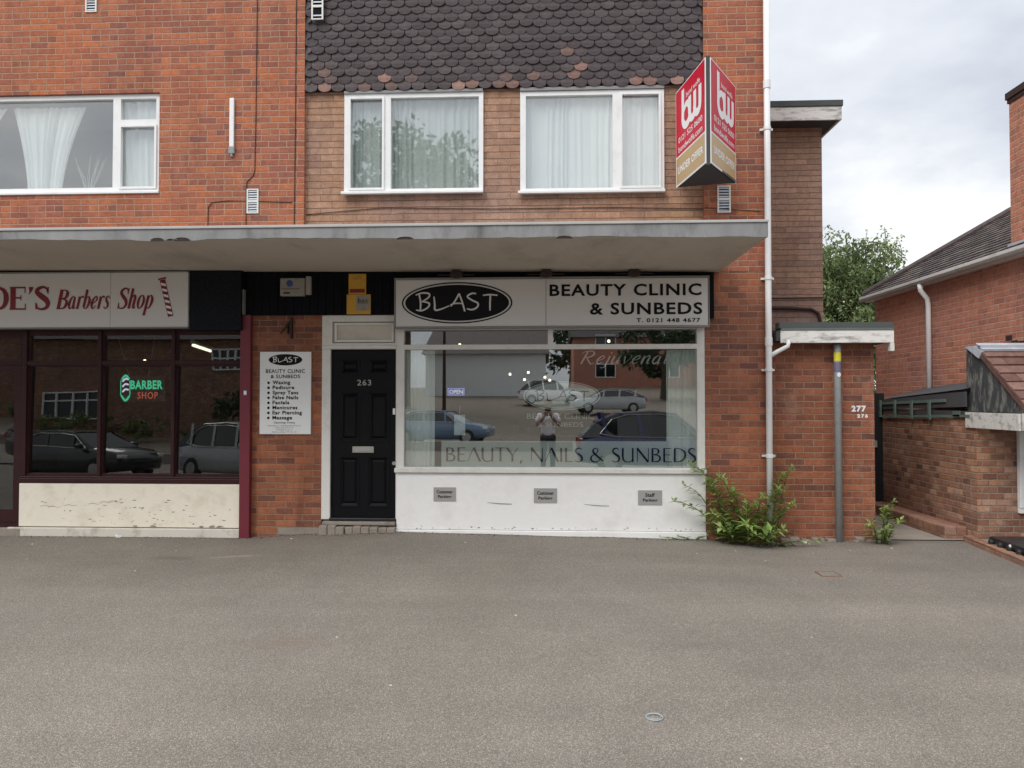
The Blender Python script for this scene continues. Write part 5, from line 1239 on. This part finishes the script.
for _ in range(48):
    x, y = random.uniform(-6, 5), random.choice([random.uniform(-7.0, -.4), random.uniform(-1.2, -.1)])
    s = random.choice([.006, .008, .010, .014]) * random.uniform(.7, 1.2); z = hz(x, y)
    n = 6; vs = [(x + s * math.cos(k * 1.047) * random.uniform(.7, 1.2), y + s * math.sin(k * 1.047) * random.uniform(.7, 1.2), z - .001) for k in range(n)]
    vs += [(x + (p[0] - x) * .6, y + (p[1] - y) * .6, z + s * .45) for p in vs]
    mb.add(vs, [tuple(range(n, 2 * n))] + [(k, (k + 1) % n, n + (k + 1) % n, n + k) for k in range(n)])
struct(mb.build('litter_chips', M['chip'], None), 'stuff')
mb = MB(); random.seed(19)                       # grit and leaf crumbs gathered along the foot of the walls
for _ in range(900):
    x = random.uniform(-6.4, 4.0); yb = -.05 if x < -3.57 else (-.12 if -2.75 < x < -1.8 else -.04 if x < 1.86 else -.005 if x < 2.59 else .11)
    y = yb - abs(random.gauss(0, .045)) - .004; sz = random.uniform(.003, .011); z = hz(x, y); n = 5; a0 = random.uniform(0, 6)
    vs = [(x + sz * random.uniform(.6, 1.5) * math.cos(a0 + k * 1.2566), y + sz * random.uniform(.6, 1.2) * math.sin(a0 + k * 1.2566), z - .002) for k in range(n)]
    vs += [(x + (p[0] - x) * .55, y + (p[1] - y) * .55, z + sz * .5) for p in vs]
    mb.add(vs, [tuple(range(n, 2 * n))] + [(k, (k + 1) % n, n + (k + 1) % n, n + k) for k in range(n)], 0, random.random())
struct(mb.build('grit', M['grit'], None, rnd=True), 'stuff')
for i, (x, y, l) in enumerate(((-5.15, -.12, 'crumpled white and blue wrapper against the cream riser'), (2.95, -.10, 'torn white scrap at the foot of the outhouse wall'))):
    mb = MB(); random.seed(40 + i); bmv = []
    for k in range(7):
        a = random.uniform(0, 6.28); mb.add([(x + random.uniform(-.05, .05), y + random.uniform(-.02, .02), hz(x, y) + random.uniform(.0, .05)) for _ in range(4)], [(0, 1, 2, 3)])
    tag(mb.build('wrapper', M['paper'], None), l, 'litter')

# ------------------------------------------------------------------ the street behind the viewer (seen in the glass)
def car_proto(paint, suv):
    t = thing('parked_car', 'x', 'car', (0, 0, 0))
    Ls = 4.45; H = 1.66 if suv else 1.45
    st = [(-2.2, .42, .75, .70), (-2.12, .30, .95, .80), (-1.6, .24, 1.02, .87), (-.6, .22, 1.00, .89), (.5, .22, .98, .89), (1.15, .24, .95, .88), (1.85, .28, .86, .84), (2.15, .34, .74, .74), (2.22, .42, .62, .62)]
    mb = MB(); vs = []; n = 10
    for (x, zb_, zt_, w) in st:
        vs += [(x, -w * .9, zb_), (x, -w, zb_ + .12), (x, -w, (zb_ + zt_) / 2), (x, -w * .97, zt_ - .06), (x, -w * .86, zt_), (x, w * .86, zt_), (x, w * .97, zt_ - .06), (x, w, (zb_ + zt_) / 2), (x, w, zb_ + .12), (x, w * .9, zb_)]
    fs = [(i * n + k, i * n + (k + 1) % n, (i + 1) * n + (k + 1) % n, (i + 1) * n + k) for i in range(len(st) - 1) for k in range(n)] + [tuple(range(n)), tuple(range((len(st) - 1) * n, len(st) * n))]
    mb.add(vs, fs); mb.build('body', paint, t, smooth=True)
    gh = [(-2.12, .97, .80, .97, .80), (-1.72, .98, .82, H - .30, .66), (-1.15, .98, .83, H - .06, .64), (-.2, .97, .83, H, .65), (.35, .96, .83, H - .06, .63), (1.2, .93, .80, .95, .78)]
    vs = []
    for (x, z0, w0, z1, w1) in gh: vs += [(x, -w0, z0 - .02), (x, -w1, z1), (x, w1, z1), (x, w0, z0 - .02)]
    mb = MB(); fs = []
    for i in range(len(gh) - 1):
        a, b = i * 4, i * 4 + 4; fs += [(a, a + 1, b + 1, b), (a + 2, a + 3, b + 3, b + 2), (a + 1, a + 2, b + 2, b + 1)]
    mb.add(vs, fs); mb.build('windows', M['carglass'], t)
    mb = MB()
    vs = [];
    for (x, z0, w0, z1, w1) in gh[1:5]: vs += [(x, -w1 - .01, z1 - .04), (x, -w1 + .06, z1 + .02), (x, w1 - .06, z1 + .02), (x, w1 + .01, z1 - .04)]
    mb.add(vs, [(i * 4 + k, i * 4 + k + 1, i * 4 + k + 5, i * 4 + k + 4) for i in range(3) for k in range(3)])
    for s_ in (-1, 1):
        for (xa, xb) in ((-.55, -.45), (.40, .50), (-1.5, -1.4)):
            mb.add([(xa, s_ * .842, .95), (xb, s_ * .842, .95), (xb - .1, s_ * .665, H - .04), (xa - .1, s_ * .665, H - .04)], [(0, 1, 2, 3)])
        mb.add([(1.2, s_ * .80, .95), (1.08, s_ * .81, .96), (.30, s_ * .66, H - .05), (.40, s_ * .65, H - .06)], [(0, 1, 2, 3)])
    mb.build('roof', paint, t)
    mb = MB()
    for s_ in (-1, 1):
        mb.tube([(-1.62, s_ * .835, 1.06), (-1.2, s_ * .86, .985), (.2, s_ * .865, .965), (.98, s_ * .845, .955)], .016, 5)
        mb.tube([(-1.62, s_ * .835, 1.06), (-1.30, s_ * .71, H - .22), (-.9, s_ * .69, H - .10), (-.1, s_ * .685, H - .08), (.40, s_ * .70, H - .13), (.98, s_ * .845, .955)], .013, 5)
    mb.build('window_trim', M['chrome'], t)
    for s_ in (-1, 1):
        for x in (-1.35, 1.38):
            mb = MB(); mb.lathe([(.20, -.11), (.31, -.10), (.33, -.05), (.33, .05), (.31, .10), (.20, .11)], (x, s_ * .80, .33), 20, 0, 'y'); w = mb.build('wheel', M['rubber'], t, smooth=False)
            mb = MB(); mb.lathe([(.02, -.115), (.19, -.112), (.20, 0), (.19, .112), (.02, .115)], (x, s_ * .80, .33), 14, 0, 'y'); mb.build('rim', M['silver'], w)
        mb = MB(); mb.box(2.02, 2.2, s_ * .66 - .1, s_ * .66 + .1, .66, .76); mb.build('headlight', M['headlamp'], t, bevel=.02)
        mb = MB(); mb.box(-2.21, -2.08, s_ * .70 - .08, s_ * .70 + .08, .72, .92); mb.build('taillight', M['taillamp'], t, bevel=.02)
        mb = MB(); mb.box(.78, .95, s_ * .98 - .09, s_ * .98 + .09, .95, 1.08); mb.build('wing_mirror', paint, t, bevel=.03)
    return t
def copy_tree(o, parent=None):
    c = o.copy(); COL.objects.link(c)
    if parent is not None: c.parent = parent
    for ch in [k for k in bpy.data.objects if k.parent == o]: copy_tree(ch, c)
    return c
protos = {}
cars = [('navy', 1, 3.0, -11.7, 0, 'dark blue family car nearest the clinic, mirrored in its window'),
        ('white', 1, .15, -42, -6, 'white car high on the bank, mirrored in the clinic window'),
        ('blue', 0, -4.6, -23.0, 10, 'pale blue car across the road, mirrored beside the clinic blind'),
        ('silver', 0, 3.6, -36, 172, 'silver car below the bank, mirrored behind the oval window logo'),
        ('silver', 1, -8.6, -12.0, 25, 'silver car mirrored in the barber window nearest the maroon post'),
        ('black', 0, -13.6, -12.2, 15, 'black car mirrored in the barber window nearest the shop door')]
for paint, suv, x, y, rz, label in cars:
    if (paint, suv) not in protos:
        o = car_proto(M['car_' + paint], suv); protos[(paint, suv)] = o
    else: o = copy_tree(protos[(paint, suv)])
    o.location = (x, y, hz(x, y) + .01); o.rotation_euler = (0, math.atan((hz(x + .5, y) - hz(x - .5, y))) * -1, R(rz)); o['label'] = label; o['group'] = 'cars parked across the forecourt and road'

def street_house(name, label, x0, x1, y0, y1, H, wallm, gable, seed):
    z0 = hz((x0 + x1) / 2, y1) - .5; zz = z0 + .5
    t = thing(name, label, 'house', ((x0 + x1) / 2, y1, zz))
    MB().box(x0, x1, y0, y1, z0, zz + H).build('wall', wallm, t)
    mb = MB()
    if gable is True:
        xm = (x0 + x1) / 2; mb.prism([(x0 - .3, y1 + .3, zz + H), (x1 + .3, y1 + .3, zz + H), (xm, y1 + .3, zz + H + 2.8)], (0, y0 - y1 - .6, 0))
    else:
        ym = (y0 + y1) / 2; mb.prism([(x0 - .3, y1 + .4, zz + H), (x0 - .3, y0 - .4, zz + H), (x0 - .3, ym, zz + H + 2.6)], (x1 - x0 + .6, 0, 0))
    mb.build('roof', M['rooftile'], t, rnd=True)
    if gable == 'bay':
        for (xc, zc, hw, hh) in ((-26.4, 1.75, 1.65, .75), (-17.6, 4.3, .9, .6)):
            m2 = MB(); ps = [(xc - hw + .08 + q * (2 * hw - .04) / 4, xc - hw + .08 + (q + 1) * (2 * hw - .04) / 4 - .10, zz + zc - hh + .08, zz + zc + hh - .55) for q in range(4)]
            ps += [(a_, b_, zz + zc + hh - .47, zz + zc + hh - .08) for a_, b_, _, _ in ps]
            wall_mesh(m2, xc - hw, xc + hw, zz + zc - hh, zz + zc + hh, y1 + .002, y1 + .14, ps)
            w = build_wall('window', m2, M['pvc'], t); MB().box(xc - hw + .05, xc + hw - .05, y1 + .02, y1 + .03, zz + zc - hh + .05, zz + zc + hh - .05).build('pane', M['carglass'], w)
        return t
    k = max(1, int((x1 - x0) / 4.6))
    for i in range(k):
        xc = x0 + (i + .5) * (x1 - x0) / k
        for zc in (() if gable is None else (1.5,) if H < 4 else (1.5, 4.2)):
            m2 = MB(); wall_mesh(m2, xc - .95, xc + .95, zz + zc - .65, zz + zc + .65, y1 + .002, y1 + .06, [(xc - .87, xc - .05, zz + zc - .57, zz + zc + .57), (xc + .05, xc + .87, zz + zc - .57, zz + zc + .57)])
            w = build_wall('window', m2, M['pvc'], t); MB().box(xc - .87, xc + .87, y1 + .01, y1 + .02, zz + zc - .57, zz + zc + .57).build('pane', M['carglass'], w)
    return t
street_house('street_house', 'white rendered end house across the road, mirrored in the clinic window', -9.8, -.2, -62, -50, 3.3, M['render_white'], None, 1)
street_house('street_house', 'brick terraced house beside the white one, mirrored in the clinic window', 2.4, 20, -70, -60, 4.6, M['brick_house'], False, 2)
street_house('street_house', 'brick bay house across the road, mirrored in the barber window', -32, -13, -40, -31, 5.4, M['brick_old'], 'bay', 3)
street_house('street_house', 'far brick house across the road, mirrored above the barber neon', -44, -30, -44, -34, 5.2, M['brick_house'], False, 4)
tree('street_tree', 'tall dark tree across the road, mirrored in the middle upstairs window', (-9.5, -40, hz(0, -40)), 20, (0, 0, 12.2), (5.4, 4, 7.0), 130, 60, .6, M['leaf_far'], 31, .35)
tree('street_tree', 'dark tree across the road, mirrored in the wide window over the barber', (-38, -48, hz(0, -48)), 15, (0, 0, 10.5), (4.5, 4, 6.5), 60, 50, .6, M['leaf_far'], 32, .35)
tree('street_tree', 'dark tree beside the brick terrace, mirrored beside the clinic window script', (8.5, -46, hz(0, -46)), 9, (0, 0, 4.0), (3.6, 3, 2.6), 50, 45, .5, M['leaf_far'], 33, .3)
tree('street_tree', 'dense dark tree filling the gap behind the white house', (2.5, -72, hz(0, -72)), 11, (0, 0, 5.0), (6, 3, 4.0), 60, 45, .6, M['leaf_far'], 35, .3)
tree('street_tree', 'wide dark tree behind the bay house, mirrored in the barber top lights', (-21, -47, hz(0, -47)), 9, (0, 0, 4.6), (6, 3, 3.6), 60, 45, .5, M['leaf_far'], 36, .3)
tree('street_tree', 'clipped green hedge bush under the bay window, mirrored in the barber glass', (-24, -28.6, hz(0, -28.6)), 2, (0, 0, .7), (5.5, .8, .75), 60, 40, .2, M['leaf_tree'], 38, .08)
tree('street_tree', 'low bushy tree across the road, mirrored under the barber neon', (-14.2, -27, hz(0, -27)), 4, (0, 0, 1.6), (2.4, 1.6, 1.5), 36, 45, .3, M['leaf_far'], 37, .1)
tree('street_tree', 'roundish dark tree above the bank, mirrored between the barber bars', (-11.5, -33, hz(0, -33)), 7, (0, 0, 3.6), (2.6, 2.4, 2.4), 40, 45, .4, M['leaf_far'], 34, .2)
t = thing('lamp_post', 'dark lamp post across the road in front of the white house', 'lamp post', (-5.9, -33, hz(0, -33)))
z = hz(0, -33); mb = MB(); mb.tube([(-5.9, -33, z), (-5.9, -33, z + 3), (-5.9, -33, z + 7)], [.11, .09, .06], 8); mb.build('post', M['cable'], t); mb = MB(); mb.tube([(-5.9, -33, z + 7), (-5.9, -32.2, z + 7.2)], .05, 6); mb.build('lantern', M['steel'], t)
# low bank and wall across the road
t = thing('bank_wall', 'low grey wall along the far side of the road', 'wall', (0, -21.3, hz(0, -21.3)))
MB().box(-30, 1.0, -21.45, -21.2, hz(0, -21.3) - .3, hz(0, -21.3) + .35).build('wall', M['stone'], t)

# photographer: standing just behind the lens, mirrored in the clinic glass
def skin_mesh(name, verts, edges, radii, mat, parent, root=0, sub=2):
    off = Vector(parent.location)
    me = bpy.data.meshes.new(name); me.from_pydata([tuple(Vector(v)) for v in verts], edges, [])
    me.materials.append(mat)
    o = bpy.data.objects.new(name, me); COL.objects.link(o); o.parent = parent
    sk = o.modifiers.new('skin', 'SKIN'); sk.use_smooth_shade = True
    lay = me.skin_vertices[0] if me.skin_vertices else None
    if lay is None:
        bm = bmesh.new(); bm.from_mesh(me); bm.verts.layers.skin.verify(); bm.to_mesh(me); bm.free(); lay = me.skin_vertices[0]
    for i, r in enumerate(radii):
        lay.data[i].radius = r if isinstance(r, tuple) else (r, r); lay.data[i].use_root = (i == root)
    s = o.modifiers.new('sub', 'SUBSURF'); s.levels = sub; s.render_levels = sub
    return o
gz = hz(0, -9.15)
t = thing('person', 'person in a white T-shirt holding up a phone, mirrored in the clinic window', 'person', (0, -9.22, gz))
V = [(0, 0, .95), (0, 0, 1.10), (0, .01, 1.28), (0, .01, 1.44), (0, .02, 1.52), (0, .03, 1.60), (0, .035, 1.70), (0, .02, 1.78),
     (-.10, 0, .88), (-.11, .01, .50), (-.12, -.02, .09), (-.13, .12, .04), (.10, 0, .88), (.11, .01, .50), (.12, -.02, .09), (.13, .12, .04),
     (-.19, .01, 1.42), (-.27, .05, 1.17), (-.10, .26, 1.38), (-.06, .33, 1.52), (.19, .01, 1.42), (.27, .05, 1.17), (.10, .26, 1.38), (.06, .33, 1.52)]
Ed = [(0, 1), (1, 2), (2, 3), (3, 4), (4, 5), (5, 6), (6, 7), (0, 8), (8, 9), (9, 10), (10, 11), (0, 12), (12, 13), (13, 14), (14, 15), (3, 16), (16, 17), (17, 18), (18, 19), (3, 20), (20, 21), (21, 22), (22, 23)]
Rd = [(.15, .10), (.14, .10), (.155, .105), (.14, .09), .055, .085, .10, .07, .085, .058, .042, .035, .085, .058, .042, .035, .06, .045, .036, .036, .06, .045, .036, .036]
skin_mesh('body', V, Ed, Rd, M['skin'], t)
skin_mesh('tshirt', [(0, 0, .86), (0, 0, 1.10), (0, .01, 1.28), (0, .01, 1.43), (-.20, .01, 1.42), (-.26, .04, 1.24), (.20, .01, 1.42), (.26, .04, 1.24)], [(0, 1), (1, 2), (2, 3), (3, 4), (4, 5), (3, 6), (6, 7)], [(.19, .13), (.175, .125), (.185, .13), (.15, .11), .085, .075, .085, .075], M['tshirt'], t)
skin_mesh('trousers', [(0, 0, .93), (-.10, 0, .86), (-.11, .01, .50), (-.12, -.02, .10), (.10, 0, .86), (.11, .01, .50), (.12, -.02, .10)], [(0, 1), (1, 2), (2, 3), (0, 4), (4, 5), (5, 6)], [(.165, .12), .105, .078, .062, .105, .078, .062], M['trousers'], t)
skin_mesh('hair', [(0, -.02, 1.66), (0, .0, 1.76), (0, .05, 1.80)], [(0, 1), (1, 2)], [.10, .10, .07], M['hair'], t)
for s_ in (-1, 1):
    for k in range(4): skin_mesh('finger', [(s_ * .06, .33, 1.53), (s_ * (.055), .37, 1.545 + k * .018), (s_ * .04, .385, 1.55 + k * .019)], [(0, 1), (1, 2)], [.014, .009, .008], M['skin'], t, sub=1)
mb = MB(); mb.box(-.075, .075, -8.835, -8.826, 1.53 + gz + .0, 1.61 + gz); tag(mb.build('phone', M['black_plastic'], None, bevel=.003), 'black phone held up by the person in the white T-shirt', 'phone')

# ------------------------------------------------------------------ world, sun, camera
w = bpy.data.worlds.new('World'); S.world = w; w.use_nodes = True; nt = NT(w.node_tree)
bg = w.node_tree.nodes['Background']
SUN_EL, SUN_AZ = R(44), R(222)        # high behind the viewer
sky = nt.n('ShaderNodeTexSky'); sky.sky_type = 'NISHITA'; sky.sun_disc = False; sky.sun_elevation = SUN_EL; sky.sun_rotation = SUN_AZ
tc = nt.n('ShaderNodeTexCoord'); G = tc.outputs['Generated']
sp = nt.n('ShaderNodeSeparateXYZ'); nt.link(G, sp.inputs[0])
zc = nt.math('MAXIMUM', sp.outputs[2], 0.0)
# cloud deck: project the direction on a flat layer so clouds shrink towards the horizon
dv = nt.math('ADD', zc, .22)
cx = nt.math('DIVIDE', sp.outputs[0], dv); cy = nt.math('DIVIDE', sp.outputs[1], dv)
cv = nt.n('ShaderNodeCombineXYZ'); nt.link(cx, cv.inputs[0]); nt.link(cy, cv.inputs[1])
n1 = nt.noise(cv.outputs[0], 1.15, 6, .55); n2 = nt.noise(cv.outputs[0], .5, 3, .5)
cl = nt.ramp(nt.math('ADD', nt.math('MULTIPLY', n1, .65), nt.math('MULTIPLY', n2, .35)), [(.38, (.50, .53, .60)), (.49, (.70, .725, .77)), (.58, (.95, .95, .955))])
lift = nt.ramp(zc, [(0, .82), (.45, .98), (.72, 1.45), (1, 1.9)])
cloud = nt.mixc(1.0, cl, lift, 'MULTIPLY')
cloud = nt.mixc(1.0, cloud, (8.6, 8.6, 8.6), 'MULTIPLY')
col = nt.mixc(.93, sky.outputs[0], cloud)
nt.link(col, bg.inputs[0]); bg.inputs[1].default_value = .10
ld = bpy.data.lights.new('sun', 'SUN'); ld.energy = 1.3; ld.angle = R(30); ld.color = (1, .965, .92)
lo = bpy.data.objects.new('sun', ld); COL.objects.link(lo)
dirv = Vector((math.sin(SUN_AZ) * math.cos(SUN_EL), math.cos(SUN_AZ) * math.cos(SUN_EL), math.sin(SUN_EL)))
lo.rotation_euler = dirv.to_track_quat('Z', 'Y').to_euler(); lo.location = (0, -5, 12)

cd = bpy.data.cameras.new('camera'); cd.sensor_width = 36; cd.lens = 36 * 740 / 1024; cd.clip_end = 1000; cd.clip_start = .05
co = bpy.data.objects.new('camera', cd); COL.objects.link(co)
co.location = (0, -8.8, 1.6); co.rotation_euler = (R(90 + 1.24), 0, R(2.78)); S.camera = co

S.render.engine = 'CYCLES'
S.cycles.use_denoising = True
S.cycles.max_bounces = 8; S.cycles.transparent_max_bounces = 16; S.cycles.diffuse_bounces = 4; S.cycles.glossy_bounces = 4
S.cycles.sample_clamp_indirect = 6
S.view_settings.view_transform = 'Standard'; S.view_settings.look = 'None'; S.view_settings.gamma = 1; S.view_settings.exposure = 0.62
